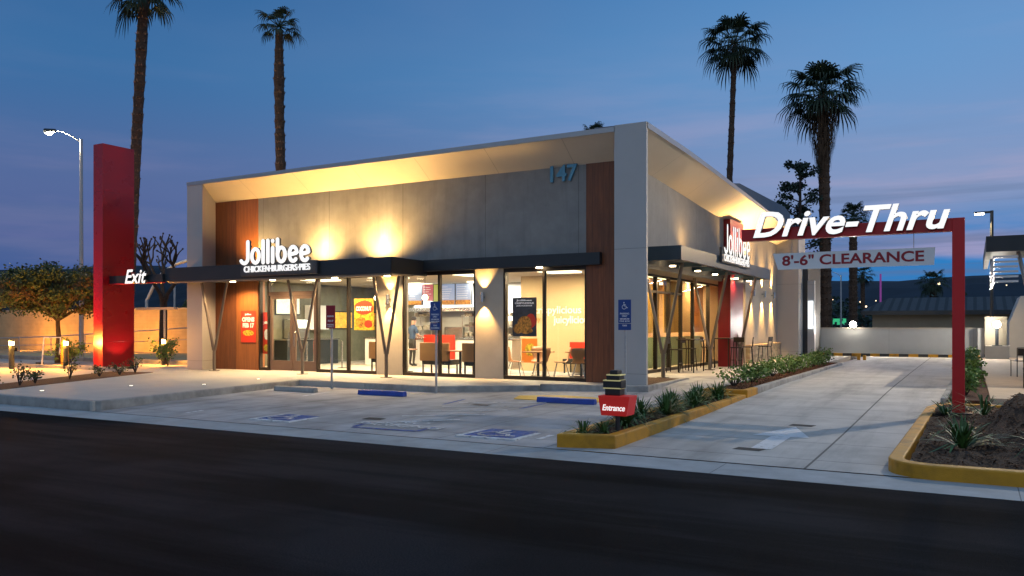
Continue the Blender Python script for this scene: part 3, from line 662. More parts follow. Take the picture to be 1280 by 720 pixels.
LT = [m_letter, m_letside]
s = thing('shop_sign', 'white glowing channel letters with dark backing on the front canopy over the doors', 'sign', (-18.6, 18.2, 3.1))
b = B(); b.box(-19.85, 18.2, 3.02, -16.72, 18.29, 3.42); b.build('backing', m_letside, s, bevel=.02)
round_letters('lettering', s, (-18.33, 18.12, 3.37), (1, 0, 0), (0, -1, 0), 2.90, .73, .058)
text('tagline', 'CHICKEN·BURGERS·PIES', (-18.30, 18.16, 3.22), .25, m_letter2, s, depth=.04, face=(0, -1), bold=.002, width=2.70, height=.19)
s = thing('shop_sign', 'white glowing channel letters with dark backing on the side canopy facing the drive lane', 'sign', (-6.85, 27.4, 3.6))
b = B(); b.box(-6.89, 25.5, 3.48, -6.80, 29.2, 3.95); b.build('backing', m_letside, s, bevel=.02)
round_letters('lettering', s, (-6.76, 27.3, 3.74), (0, 1, 0), (1, 0, 0), 3.4, .95, .052, .18)
text('tagline', 'CHICKEN·BURGERS·PIES', (-6.79, 27.35, 3.63), .25, m_letter2, s, depth=.01, face=(1, 0), bold=.002, width=3.3, height=.23)
# pylon
s = thing('pylon_sign', 'tall glossy red sign pylon at the left of the building', 'sign pylon', (-26.55, 18.6, 0))
b = B(); b.box(-26.82, 17.97, .04, -26.3, 19.2, 7.82); b.build('cabinet', m_red, s, bevel=.01)
b = B(); b.box(-26.95, 17.85, -.1, -26.2, 19.32, .04); b.build('plinth', m_kerb, s)
# exit beam
s = thing('exit_sign_beam', 'dark horizontal beam with white Exit lettering between the red pylon and the front canopy', 'sign beam', (-25, 18.3, 3.0))
b = B(); b.box(-26.29, 18.22, 2.96, -23.52, 18.36, 3.22); b.build('beam', m_dark, s)
b = B(); b.box(-26.29, 18.20, 2.925, -23.52, 18.34, 2.957); b.build('trim', m_red2, s)
text('lettering', 'Exit', (-24.78, 18.14, 3.14), .6, LT, s, depth=.10, face=(0, -1), shear=.28, bold=.012, width=1.12, height=.48)
# drive-thru gate
YG = 16.75
s = thing('drive_thru_gate', 'red post and long beam with glowing Drive-Thru letters over the lane', 'gateway sign', (-.2, YG, -.1))
b = B(); b.box(-.33, YG - .1, -.05, -.13, YG + .1, 3.42); b.box(-4.05, YG - .1, 3.19, -.33, YG + .1, 3.42); b.build('frame', m_red2, s, bevel=.006)
b = B(); b.box(-.45, YG - .22, -.09, -.01, YG + .22, -.05); b.build('base_plate', m_dark, s)
text('lettering', 'Drive-Thru', (-2.13, YG - .17, 3.45), .8, LT, s, depth=.10, face=(0, -1), shear=.30, bold=.017, width=3.44, height=.50)
s = thing('clearance_sign', "white hanging board with red 8'-6\" CLEARANCE lettering under the beam", 'sign', (-2.1, YG, 2.7))
b = B().ext([(-3.36, 2.60), (-.62, 2.60), (-.60, 2.92), (-3.46, 2.92)], YG - .015, YG + .015); b.build('board', m_signwhite, s)
for x in (-3.1, -.95): B().tube([(x, YG, 2.9), (x, YG, 3.2)], .006, 6).build('hanger', m_galv, s)
text('lettering', "8'-6\" CLEARANCE", (-2.03, YG - .018, 2.76), .3, m_darkred, s, depth=.004, face=(0, -1), bold=.007, width=2.5, height=.205)
# entrance sign
s = thing('entrance_sign', 'small red Entrance sign box with black banded cabinet on a post in the planter', 'sign', (-4.45, 11.05, -.05))
ex, ey = -4.45, 11.05
b = B(); b.tube([(ex, ey, -.08), (ex, ey, .25)], .035, 8); b.build('post', m_dark, s)
def tap(b, x0, x1, x2, x3, y0, y1, z0, z1, m=0): # x0..x1 bottom, x2..x3 top
    b.ext([(x0, z0), (x1, z0), (x3, z1), (x2, z1)], y0, y1, m)
Rz = Matrix.Translation((ex, ey, 0)) @ Matrix.Rotation(R(0), 4, 'Z') @ Matrix.Translation((-ex, -ey, 0))
b = B(); tap(b, ex - .19, ex + .19, ex - .24, ex + .24, ey - .16, ey + .16, .22, .50); b.build('box', m_redlit, s, bevel=.008)
b = B(); b.box(ex - .17, ey - .07, .50, ex + .06, ey + .13, .60); b.box(ex - .20, ey - .07, .60, ex + .08, ey + .13, .72); b.box(ex - .15, ey - .07, .72, ex + .05, ey + .13, .80); b.box(ex - .10, ey - .06, .80, ex + .02, ey + .12, .86); b.build('cabinet', m_blk, s, bevel=.012)
b = B()
for zz, w_ in ((.595, .19), (.705, .19), (.785, .14)): b.box(ex - w_ - .004, ey - .078, zz, ex + .07, ey + .134, zz + .016)
b.build('band', mat('pale_yellow', (.7, .6, .25), .5, emit=(.8, .7, .3), es=.25, bump=0), s)
text('lettering', 'Entrance', (ex, ey - .165, .33), .12, m_letter2, s, depth=.008, face=(0, -1), shear=.2, bold=.0015, width=.34, height=.085)

# parking signs
def parking_sign(x, y, zg, col, label, lines, z0, z1, split, cat='parking sign', sym=True, post_top=None):
    s = thing('parking_sign', label, cat, (x, y, zg))
    B().tube([(x, y, zg - .05), (x, y, z1 - .1)], .03, 8).build('post', m_galv, s)
    w_ = .155
    B().box(x - w_, y - .045, split + .006, x + w_, y - .04, z1).build('plate', col, s)
    if split > z0: B().box(x - w_, y - .045, z0, x + w_, y - .04, split - .006).build('plate', col, s)
    if sym:
        b = B(); q = .2; isa(b, lambda u, v: (x + (u - .5) * q, y - .048, z1 - .235 + v * q)); b.build('symbol', m_signwhite, s)
    for body, zz, wd, hh in lines: text('lettering', body, (x, y - .048, zz), .06, m_signwhite, s, depth=.003, face=(0, -1), bold=.001, width=wd, height=hh)
    return s
BL = lambda z1: [('PARKING', z1 - .29, .22, .04), ('ONLY', z1 - .345, .13, .04), ('MINIMUM', z1 - .41, .22, .035), ('FINE $250', z1 - .46, .24, .035)]
parking_sign(-11.49, 16.72, -.15, m_signblue, 'blue accessible parking sign on a grey post before the middle window', BL(2.06) + [('VAN', 1.50, .11, .04), ('ACCESSIBLE', 1.44, .25, .035)], 1.39, 2.09, 1.57)
parking_sign(-6.90, 17.6, -.15, m_signblue, 'blue accessible parking sign on a thin post before the grey corner pillar', BL(2.06) + [('VAN', 1.50, .11, .04)], 1.40, 2.09, 1.55)
parking_sign(-14.55, 16.4, -.15, m_signred, 'dark red parking sign on a grey post before the entrance windows', [('RESERVED', 1.74, .22, .04), ('PICK UP', 1.62, .18, .05), ('PARKING', 1.52, .22, .04), ('ONLY', 1.47, .22, .03)], 1.42, 2.02, 1.42, sym=False)

# wheel stops
def stop(x, y, w, m, label):
    b = B().ext([(0, 0)], 0, 0) if False else B()
    prof = [(-.09, 0), (.09, 0), (.065, .115), (-.065, .115)]
    n = 4; vs = [(-w / 2, p[0], p[1]) for p in prof] + [(w / 2, p[0], p[1]) for p in prof]
    b.add(vs, [(0, 1, 2, 3), (7, 6, 5, 4)] + [(i, 4 + i, 4 + (i + 1) % 4, (i + 1) % 4) for i in range(4)])
    o = b.build('wheel_stop', m, None, bevel=.015); o.location = (x, y, lotz(x, y)); bm = bmesh.new(); bm.from_mesh(o.data); bmesh.ops.recalc_face_normals(bm, faces=bm.faces); bm.to_mesh(o.data); bm.free()
    tag(o, label, 'wheel stop', 'wheel stops at the head of the parking bays')
stop(-14.8, 15.35, 1.35, m_kerb, 'bare grey concrete wheel stop nearest the red parking sign')
stop(-12.2, 15.5, 1.35, m_blue, 'blue wheel stop between the red and blue parking signs')
stop(-7.55, 15.85, 1.35, m_blue, 'blue wheel stop in front of the yellow tactile ramp')

# ------------------------------------------------------------------ wall lamps, canopy lamps
def sconce(x, y, zc, n, label, group, p_up, p_dn, ang=80):
    s = thing('wall_lamp', label, 'wall lamp', (x, y, zc), 0, group)
    nx, ny = n; cx, cy = x + nx * .13, y + ny * .13
    B().tube([(cx, cy, zc - .14), (cx, cy, zc + .14)], .055, 14).build('shade', m_steel, s, smooth=False)
    b = B(); b.box(min(x, cx) - .02, min(y, cy) - .02, zc - .03, max(x, cx) + .02, max(y, cy) + .02, zc + .03); b.build('bracket', m_steel, s)
    lamp('SPOT', (cx, cy, zc + .16), p_up, WARM, s, (-nx * .12, -ny * .12, 1), .03, ang, .7)
    lamp('SPOT', (cx, cy, zc - .16), p_dn, WARM, s, (-nx * .12, -ny * .12, -1), .03, ang, .7)
G1 = 'up and down wall lamps on the front piers'
sconce(-15.46, YW, 2.30, (0, -1), 'cylinder wall lamp on the pier behind the third canopy column', G1, 190, 300)
sconce(-12.12, YW, 2.30, (0, -1), 'cylinder wall lamp on the open pier between the two right windows', G1, 190, 300)
for y, lb in ((34.2, 'side wall lamp nearest the red fin'), (36.2, 'middle one of the three side wall lamps'), (38.1, 'side wall lamp farthest along above the stone base')):
    sconce(-7.95, y, 2.85, (1, 0), lb, 'wall lamps in a row above the stone base', 600, 800, 66)
def recess(x, y, zc, p, label, group, ang=155):
    s = thing('canopy_lamp', label, 'ceiling lamp', (x, y, zc), 0, group)
    B().disc((x, y, zc - .03), .09, 'z', .03, 16).build('diffuser', m_bulb, s)
    lamp('SPOT', (x, y, zc - .04), p, WARM2, s, (0, 0, -1), .06, ang, .6)
for x, lb in ((-21.4, 'canopy downlight over the wood panel at the left end'), (-19.6, 'canopy downlight over the double door'), (-17.0, 'canopy downlight right of the door'), (-15.0, 'canopy downlight above the third column')):
    recess(x, 19.3, 2.97, 520, lb, 'downlights under the front canopy')
for y, lb in ((23.1, 'side canopy downlight nearest the corner pillar'), (25.6, 'second side canopy downlight from the corner'), (27.6, 'side canopy downlight below the side sign'), (30.4, 'side canopy downlight beside the red fin'), (32.4, 'side canopy downlight at the far end')):
    recess(-7.6, y, 3.24, 190, lb, 'downlights under the side canopy')
for y, lb in ((25.9, 'added slim light strip over the amber side screens'), (30.6, 'added slim light strip near the red fin')):  # strips added to brighten the panels behind the side glass
    s = thing('added_light_strip', lb, 'ceiling lamp', (-9.15, y, 3.1), 0, 'light strips added inside the side glazing')
    B().box(-9.2, y - 1.2, 3.07, -9.1, y + 1.2, 3.12).build('housing', m_panelL, s); lamp('AREA', (-9.15, y, 3.05), 120, WARM2, s, (-.25, 0, -1), .1, size_y=2.4)
for y, p_, lb in ((25.0, 70, 'side canopy uplight nearest the corner pillar'), (30.6, 800, 'side canopy uplight beside the red fin'), (32.4, 1500, 'side canopy uplight at the far end of the side canopy')):
    s = thing('wall_uplight', lb, 'floodlight', (-7.5, y, 3.68), 0, 'uplights on top of the side canopy')
    B().box(-7.6, y - .1, 3.70, -7.4, y + .1, 3.8).build('body', m_dark, s); lamp('SPOT', (-7.45, y, 3.83), p_, WARM, s, (-.15, .15, 1), .05, 160, 1.)
# strip lamps hidden in the header over the right windows
recess(-10.3, 19.92, 3.09, 45, 'small downlight over the right hand window', 'downlights under the front canopy', 140)
# uplights standing on the front canopy
for x, pw, lb, sp in ((-20.9, 280, 'canopy uplight behind the sign letters', .2), (-18.05, 520, 'canopy uplight right of the sign', 0), (-15.75, 640, 'canopy uplight near the canopy end', .1)):
    s = thing('wall_uplight', lb + ' washing the grey wall', 'floodlight', (x, 19.6, 3.41), 0, 'uplights on top of the front canopy')
    b = B(); b.box(x - .09, 19.36, 3.42, x + .09, 19.72, 3.54); b.build('body', m_dark, s)
    lamp('SPOT', (x, 19.42, 3.57), pw, WARM, s, (sp * .5, .42, 1), .05, 158, .75)
    if pw > 300: lamp('SPOT', (x, 19.74, 3.57), 210, WARM2, s, (.08, .36, 1), .03, 42, .9)
for x in (-12.8,):
    pass
# ------------------------------------------------------------------ interior lights
k = 0
spots_ = [(-20.2, 22.2, 'ceiling lamp panel inside by the double door'), (-17.2, 22.2, 'ceiling lamp panel inside the entrance window'), (-13.8, 22.2, 'ceiling lamp panel over the booths'), (-10.8, 22.2, 'ceiling lamp panel over the plywood chairs'), (-19, 26.2, 'ceiling lamp panel above the kitchen counter, left'), (-15.8, 26.2, 'ceiling lamp panel above the kitchen counter, right'),
          (-10.4, 26.0, 'ceiling lamp panel behind the amber side screens'), (-10.4, 30.5, 'ceiling lamp panel at the far end of the side room')]
for x, y, lb in spots_:
    s = thing('ceiling_lamp', 'bright square ' + lb, 'ceiling lamp', (x, y, 3.13), 0, 'ceiling lamp panels inside the restaurant')
    B().box(x - .5, y - .5, 3.09, x + .5, y + .5, 3.135).build('panel', m_panelL, s)
    lamp('AREA', (x, y, 3.08), 360 if x < -15 else 260 if y < 24 else (330 if x < -15 else 260), (1, .74, .44) if y < 24 or x > -15 else (1, .95, .85), s, (0, 0, -1), 1.0)
# pendants
def pendant(x, y, zc, r, label):
    s = thing('pendant_lamp', label, 'pendant lamp', (x, y, 3.13), 0, 'globe pendants seen through the windows')
    B().tube([(x, y, zc), (x, y, 3.14)], .008, 6).build('cord', m_blk, s); B().ball((x, y, zc), r, 14).build('globe', m_bulb, s, smooth=True)
pendant(-14.85, 21.0, 2.37, .09, 'glowing globe pendant at the left edge of the middle window')
pendant(-13.0, 21.2, 2.33, .09, 'glowing globe pendant at the right edge of the middle window')
pendant(-16.9, 21.2, 2.4, .09, 'glowing globe pendant above the food poster')
# ------------------------------------------------------------------ counter, kitchen, menu boards
s = thing('service_counter', 'long service counter with bright red front panel seen through the middle window', 'counter', (-17, 25.2, 0))
B().box(-20.5, 25.0, 0, -14.0, 25.6, 1.0).build('body', m_intwhite, s)
B().box(-17.7, 24.94, .22, -16.35, 24.99, 1.16).build('front_panel', m_redseat, s)
B().box(-20.55, 24.96, 1.0, -13.95, 25.64, 1.04).build('counter_top', m_steel, s)
MB = [(-19.2, m_screen, 'pale blue menu screen at the left end of the row'), (-18.42, m_screenR, 'small crimson menu screen between blue ones'), (-17.9, m_screenY, 'narrow yellow green menu screen'), (-17.62, m_screen, 'pale blue menu screen right of the green one'), (-16.9, m_screen, 'pale blue menu screen at the right end of the row')]
wd = [.74, .48, .24, .66, .66]
for (x, m_, lb), w_ in zip(MB, wd):
    s = thing('menu_screen', 'hanging ' + lb, 'menu screen', (x, 25.9, 2.8), 0, 'menu screens above the counter')
    z0 = 2.45 if m_ is m_screenR else 2.3
    b = B(); b.box(x - .02, 25.9, z0 - .02, x + w_ + .02, 25.96, 3.08); b.build('housing', m_blk, s)
    b = B(); b.box(x, 25.88, z0, x + w_, 25.899, 3.06); b.build('screen', m_, s)
    b = B()
    for q in range(6): b.box(x + .06, 25.872, 2.95 - q * .085, x + w_ * rnd.uniform(.5, .85), 25.879, 2.965 - q * .085)
    if m_ is not m_screenY: b.build('print', m_signwhite, s)
    if m_ is m_screen: B().box(x, 25.868, z0, x + w_, 25.878, z0 + .16).build('food_picture', m_food, s)
def rack(x, y, w, lv, label, z1=1.9):
    s = thing('kitchen_rack', label, 'rack', (x, y, 0), 0, 'steel racks in the kitchen')
    b = B()
    for a in (0, w):
        for c in (0, .5): b.tube([(x + a, y + c, 0), (x + a, y + c, z1)], .015, 6)
    b.build('frame', m_steel, s)
    for q in range(lv):
        zz = .3 + (z1 - .35) * q / (lv - 1); B().box(x, y, zz, x + w, y + .5, zz + .02).build('shelf', m_steel, s)
        b = B()
        for t in range(4):
            a = x + .05 + (w - .2) * t / 3.6; b.box(a, y + .08, zz + .021, a + rnd.uniform(.1, .18), y + .4, zz + rnd.uniform(.08, .22))
        b.build('tray', mat('kitchen_goods', (.34, .28, .2), .5, var=.6, scale=5, bump=0), s)
rack(-17.2, 26.8, 1.0, 5, 'steel rack loaded with trays behind the red counter panel')
rack(-16.0, 26.7, 1.1, 5, 'steel rack at the right side of the kitchen')
rack(-19.4, 26.6, .9, 4, 'steel rack at the left side of the kitchen')
s = thing('kitchen_hood', 'steel kitchen hood on the white back wall', 'hood', (-18, 27, 2.2)); B().ext([(-19.8, 2.05), (-16, 2.05), (-16, 2.2), (-19.8, 2.2)], 26.5, 27.39).build('hood', m_steel, s)
s = thing('fryer', 'steel fryer cabinet against the kitchen wall', 'fryer', (-18, 27, 0)); b = B(); b.box(-18.35, 26.7, 0, -17.4, 27.38, 1.0); b.box(-18.3, 27.2, 1.0, -17.45, 27.38, 1.45); b.build('cabinet', m_steel, s, bevel=.02); B().box(-18.3, 26.69, .15, -17.45, 26.7, .8).build('door', m_dark, s)

# booths, tables, chairs
def booth(x, y, w, label, rz=0, m_=None):
    m_ = m_ or m_brown
    s = thing('booth_bench', label, 'bench', (x, y, 0), rz, 'brown vinyl booth benches')
    def bb(a, nm, mm, bev=.02):
        o = B().box(*a).build(nm, mm, None, bevel=bev); o.parent = s; return o
    bb((-w / 2, -.28, .30, w / 2, .24, .46), 'seat', m_blk); bb((-w / 2, .24, .42, w / 2, .36, .98), 'backrest', m_)
    for a in (-w / 2 + .05, w / 2 - .05): bb((a - .02, -.24, 0, a + .02, -.20, .30), 'leg', m_dark, 0); bb((a - .02, .22, 0, a + .02, .26, .42), 'leg', m_dark, 0)
    return s
b0 = booth(-14.35, 21.1, 1.05, 'brown booth bench at the left of the middle window', PI)
b1 = dup(b0, (-12.75, 21.0, 0), PI, 'brown booth bench at the right of the middle window')
b2 = dup(b0, (-16.75, 21.6, 0), PI, 'brown booth bench behind the food poster window')
def table(x, y, w, d, label, top=m_plyw, h=.75):
    s = thing('dining_table', label, 'table', (x, y, 0), 0, 'dining tables in the restaurant')
    def pp(bld_, nm, mm, bev=0): o = bld_.build(nm, mm, None, bevel=bev); o.parent = s
    pp(B().box(-w / 2, -d / 2, h - .035, w / 2, d / 2, h), 'tabletop', top, .008)
    pp(B().tube([(0, 0, .02), (0, 0, h - .035)], .04, 10), 'pedestal', m_dark); pp(B().box(-.25, -.25, .006, .25, .25, .03), 'base', m_dark)
    return s
t0 = table(-13.55, 21.0, .75, .65, 'dining table between the two brown booth benches')
def tdup(x, y, lb): return dup(t0, (x, y, 0), 0, lb)
tdup(-16.1, 21.5, 'dining table beside the bench behind the food poster')
tdup(-11.05, 21.3, 'dining table at the left of the right window'); tdup(-9.95, 21.9, 'dining table at the right of the right window')
tdup(-10.3, 23.0, 'dining table in front of the red bench')
def chair():
    s = thing('plywood_chair', 'bent plywood chair', 'chair', (0, 0, 0), 0, 'bent plywood dining chairs')
    b = B(); nU, nV = 6, 8; vs = []
    for j in range(nV + 1):
        t = j / nV
        for i in range(nU + 1):
            u = i / nU * 2 - 1
            if t < .45: yy = -.2 + t / .45 * .38; zz = .45 - .015 * (1 - u * u); wv = .20 + .02 * math.sin(t * 6)
            else: q = (t - .45) / .55; yy = .18 + .06 * math.sin(q * 1.4) + .03 * q; zz = .45 + .42 * q; wv = .20 - .07 * math.sin(PI * min(1, q * 2.2)) * (q < .45) + .02 * q - .05 * max(0, q - .8) * 5; yy -= .02 * u * u
            vs.append((u * wv, yy, zz))
    fs = [(j * (nU + 1) + i, j * (nU + 1) + i + 1, (j + 1) * (nU + 1) + i + 1, (j + 1) * (nU + 1) + i) for j in range(nV) for i in range(nU)]
    b.add(vs, fs); o = b.build('shell', m_plyw, None, smooth=True); o.parent = s; md = o.modifiers.new('thickness', 'SOLIDIFY'); md.thickness = .014
    for sx in (-1, 1):
        for y0, y1 in ((-.12, -.22), (.12, .24)):
            o = B().tube([(sx * .08, y0, .44), (sx * .19, y1, 0)], .011, 6).build('leg', m_steel, None); o.parent = s
    return s
c0 = chair(); c0.location = (-11.75, 21.2, 0); c0.rotation_euler = (0, 0, R(100)); c0['label'] = 'plywood chair at the far left of the right window'
for x, y, a, lb in ((-11.35, 21.9, 30, 'plywood chair behind the left table, turned to the orange poster'), (-10.75, 20.85, -80, 'plywood chair in front of the left table, side on'), (-10.45, 21.6, -60, 'plywood chair between the two tables'), (-9.75, 21.3, 200, 'plywood chair in front of the right table'), (-9.35, 21.75, -90, 'plywood chair at the right edge of the right window')):
    dup(c0, (x, y, 0), R(a), lb)
booth(-10.3, 23.6, 1.9, 'low red vinyl bench against the cream wall', 0, m_redseat)['group'] = 'red vinyl benches'
# bar stools + high table outside
def stool():
    s = thing('bar_stool', 'dark metal bar stool', 'stool', (0, 0, 0), 0, 'dark metal bar stools on the side patio')
    def pp(bd, nm): o = bd.build(nm, m_frame, None); o.parent = s
    pp(B().box(-.19, -.19, .72, .19, .19, .75), 'seat')
    for a, c in ((-1, -1), (1, -1), (-1, 1), (1, 1)): pp(B().tube([(a * .16, c * .16, .72), (a * .2, c * .21, 0)], .014, 6), 'leg')
    pp(B().tube([(-.18, .18, .75), (-.18, .22, 1.08), (.18, .22, 1.08), (.18, .18, .75)], .014, 6), 'back_frame'); pp(B().box(-.17, .205, .92, .17, .22, 1.07), 'backrest'); pp(B().tube([(-.18, -.19, .3), (.18, -.19, .3)], .012, 6), 'footrest')
    return s
s0 = stool(); s0.location = (-7.2, 29.0, 0); s0['label'] = 'bar stool standing nearest the middle side column'
for x, y, a, lb in ((-8.35, 25.6, 90, 'bar stool by the glass behind the near side column'), (-8.3, 26.9, 80, 'bar stool by the glass left of the middle side column'), (-7.1, 30.0, -80, 'bar stool in front of the red fin'), (-6.75, 31.3, -100, 'bar stool beside the far side column'), (-8.3, 29.2, 90, 'bar stool by the glass right of the middle side column')):
    dup(s0, (x, y, 0), R(a), lb)
def hightable(x, y, l, lb):
    s = thing('high_table', lb, 'table', (x, y, 0), 0, 'dark high tables on the side patio')
    B().box(x - .3, y - l / 2, 1.03, x + .3, y + l / 2, 1.06).build('tabletop', m_frame, s)
    for a in (-.25, .25):
        for c in (-l / 2 + .05, l / 2 - .05): B().tube([(x + a, y + c, 0), (x + a, y + c, 1.03)], .02, 6).build('leg', m_frame, s)
hightable(-7.75, 29.5, 1.2, 'dark high table beside the middle side column'); hightable(-8.0, 26.2, 1.2, 'dark high table by the amber glass')

# posters
def poster(x0, x1, z0, z1, y, base, lb, lines, pics, cat='poster'):
    s = thing('poster', lb, cat, ((x0 + x1) / 2, y, z0))
    B().box(x0, y - .006, z0, x1, y, z1).build('sheet', base, s)
    for body, zz, wd, hh, m_ in lines: text('lettering', body, ((x0 + x1) / 2, y - .016, zz), .1, m_, s, depth=.003, face=(0, -1), bold=.006, width=wd, height=hh)
    for kind, cx, cz, rx_, rz_, m_ in pics:
        b = B(); b.add([(cx + rx_ * math.cos(2 * PI * k / 20) * (1 + .06 * math.sin(k * 5)), y - .008 - .0012 * pics.index((kind, cx, cz, rx_, rz_, m_)), cz + rz_ * math.sin(2 * PI * k / 20)) for k in range(20)], [tuple(range(20))]); b.build('food_picture', m_, s)
poster(-21.80, -21.10, .93, 2.0, YW - .03, m_posterR, 'orange red poster reading OPENS FEB 17 on the wood panel', [('OPENS', 1.70, .58, .16, m_signwhite), ('FEB 17', 1.50, .54, .16, m_signwhite), ('Jollibee', 1.88, .3, .07, m_signwhite)], [('p', -21.45, 1.25, .26, .10, m_foodY)])
poster(-16.92, -16.15, 1.36, 2.34, YW + .06, m_foodY, 'red and yellow COCONUT food poster on the entrance window', [('COCONUT', 2.02, .62, .15, m_signwhite)], [('p', -16.53, 2.06, .38, .22, m_posterR), ('p', -16.65, 1.6, .22, .17, m_food), ('p', -16.35, 1.55, .16, .12, m_posterR)])
o = None
poster(-11.24, -10.48, 1.20, 2.28, YW + .06, m_posterK, 'dark poster of fried chicken in a bucket on the right window', [('Jollibee', 2.20, .5, .06, m_signwhite), ('CRISPYLICIOUS', 2.12, .6, .05, m_signwhite), ('JUICYLICIOUS', 2.05, .5, .05, m_signwhite)], [('p', -10.66, 1.63, .16, .20, m_posterR), ('p', -10.85, 1.55, .22, .22, m_food), ('p', -11.05, 1.42, .16, .14, m_food), ('p', -10.8, 1.37, .2, .1, m_food)])
s = bpy.data.objects[-1] if False else None
poster(-20.98, -20.62, .55, 1.95, YW + .17, m_posterR, 'tall red banner inside the narrow window left of the door', [('Jollibee', 1.6, .28, .12, m_signwhite)], [('p', -20.8, 1.2, .12, .18, m_signwhite), ('p', -20.8, .75, .14, .12, m_foodY)])
poster(-12.3, -11.75, .35, 1.1, 22.6, m_orange, 'orange floor standing poster inside the right window', [], [('p', -12.0, .75, .18, .2, m_foodY)])
poster(-18.2, -17.2, 1.35, 1.85, 21.9, m_foodY, 'yellow food picture panel inside the entrance', [], [('p', -17.7, 1.6, .3, .16, m_food)])
s = thing('wall_lettering', 'white and orange crispylicious juicylicious lettering on the cream wall', 'wall lettering', (-11.4, 23.98, 1.8))
text('lettering', 'crispylicious', (-11.75, 23.985, 2.0), .4, m_signwhite, s, depth=.02, face=(0, -1), bold=.004, width=1.7, height=.32)
text('lettering', 'juicylicious', (-11.2, 23.985, 1.68), .4, m_signwhite, s, depth=.02, face=(0, -1), bold=.008, width=1.35, height=.32)
text('lettering', 'joy', (-12.5, 23.985, 1.72), .3, m_orange, s, depth=.02, face=(0, -1), width=.3)

# ------------------------------------------------------------------ a person at the counter
def person(loc, rz, label, top, legs, hair):
    s = thing('person', label, 'person', loc, rz)
    V = {'pel': (0, 0, .95, .15), 'wai': (0, -.01, 1.1, .13), 'che': (0, -.03, 1.32, .165), 'nec': (0, -.04, 1.5, .06), 'hea': (0, -.07, 1.62, .09), 'hed': (0, -.08, 1.72, .085),
         'lh': (-.1, 0, .88, .095), 'lk': (-.11, -.02, .5, .062), 'la': (-.11, .02, .1, .045), 'lf': (-.11, -.14, .04, .038), 'rh': (.1, 0, .88, .095), 'rk': (.11, -.02, .5, .062), 'ra': (.11, .02, .1, .045), 'rf': (.12, -.14, .04, .038),
         'ls': (-.2, -.03, 1.42, .06), 'le': (-.27, -.06, 1.15, .045), 'lw': (-.2, -.3, 1.08, .032), 'rs': (.2, -.03, 1.42, .06), 're': (.28, -.06, 1.15, .045), 'rw': (.2, -.3, 1.08, .032)}
    E_ = [('pel', 'wai'), ('wai', 'che'), ('che', 'nec'), ('nec', 'hea'), ('hea', 'hed'), ('pel', 'lh'), ('lh', 'lk'), ('lk', 'la'), ('la', 'lf'), ('pel', 'rh'), ('rh', 'rk'), ('rk', 'ra'), ('ra', 'rf'), ('che', 'ls'), ('ls', 'le'), ('le', 'lw'), ('che', 'rs'), ('rs', 're'), ('re', 'rw')]
    for sd, w_ in (('l', -1), ('r', 1)):
        wx, wy, wz, _ = V[sd + 'w']
        V[sd + 'p'] = (wx, wy - .07, wz - .01, .024); E_.append((sd + 'w', sd + 'p'))
        for q in range(4):
            V[f'{sd}{q}a'] = (wx + (q - 1.5) * .02, wy - .11, wz - .015, .0095); V[f'{sd}{q}b'] = (wx + (q - 1.5) * .022, wy - .14 - .01 * (q in (1, 2)), wz - .04, .0085)
            E_ += [(sd + 'p', f'{sd}{q}a'), (f'{sd}{q}a', f'{sd}{q}b')]
        V[sd + 't'] = (wx - w_ * .04, wy - .08, wz, .010); E_.append((sd + 'p', sd + 't'))
    ks = list(V); me = bpy.data.meshes.new('body'); me.from_pydata([V[k][:3] for k in ks], [(ks.index(a), ks.index(c)) for a, c in E_], [])
    o = bpy.data.objects.new('body', me); COL.objects.link(o); o.parent = s
    o.modifiers.new('skin', 'SKIN'); 
    for i, k in enumerate(ks): me.skin_vertices[0].data[i].radius = (V[k][3], V[k][3] * (.72 if k in ('che', 'wai', 'pel') else 1)); 
    me.skin_vertices[0].data[0].use_root = True
    md = o.modifiers.new('sub', 'SUBSURF'); md.levels = 2; md.render_levels = 2
    bpy.context.view_layer.update()
    m2 = bpy.data.meshes.new_from_object(o.evaluated_get(bpy.context.evaluated_depsgraph_get())); o.modifiers.clear(); o.data = m2
    m2.materials.clear(); [m2.materials.append(x) for x in (m_skin, top, legs, m_blk)]
    for p in m2.polygons:
        c = p.center; p.use_smooth = True
        arm = abs(c.x) > .235 or (c.y < -.16 and .9 < c.z < 1.25)
        p.material_index = 3 if c.z < .1 else 2 if c.z < 1.0 and not arm else 0 if c.z > 1.52 or (arm and c.z < 1.2) else 1
    b = B().ball((0, -.07, 1.745), .104, 14, sz=.85); h = b.build('hair', hair, None, smooth=True); h.parent = s
    b = B()
    for q in (-.035, .035): b.ball((q, -.165, 1.69), .011, 6)
    h = b.build('eyes', m_blk, None); h.parent = s
    h = B().ext([(-.012, 1.64), (.012, 1.64), (0, 1.69)], -.185, -.15).build('nose', m_skin, None); h.parent = s
    h = B().box(-.025, -.166, 1.605, .025, -.155, 1.613).build('mouth', m_darkred, None); h.parent = s
    h = B()
    for q in (-.095, .095): h.ball((q, -.07, 1.67), .022, 6)
    h = h.build('ears', m_skin, None); h.parent = s
person((-17.9, 24.5, .006), R(160), 'person in navy shirt and dark trousers standing at the service counter', m_navy, m_blk, m_hair)

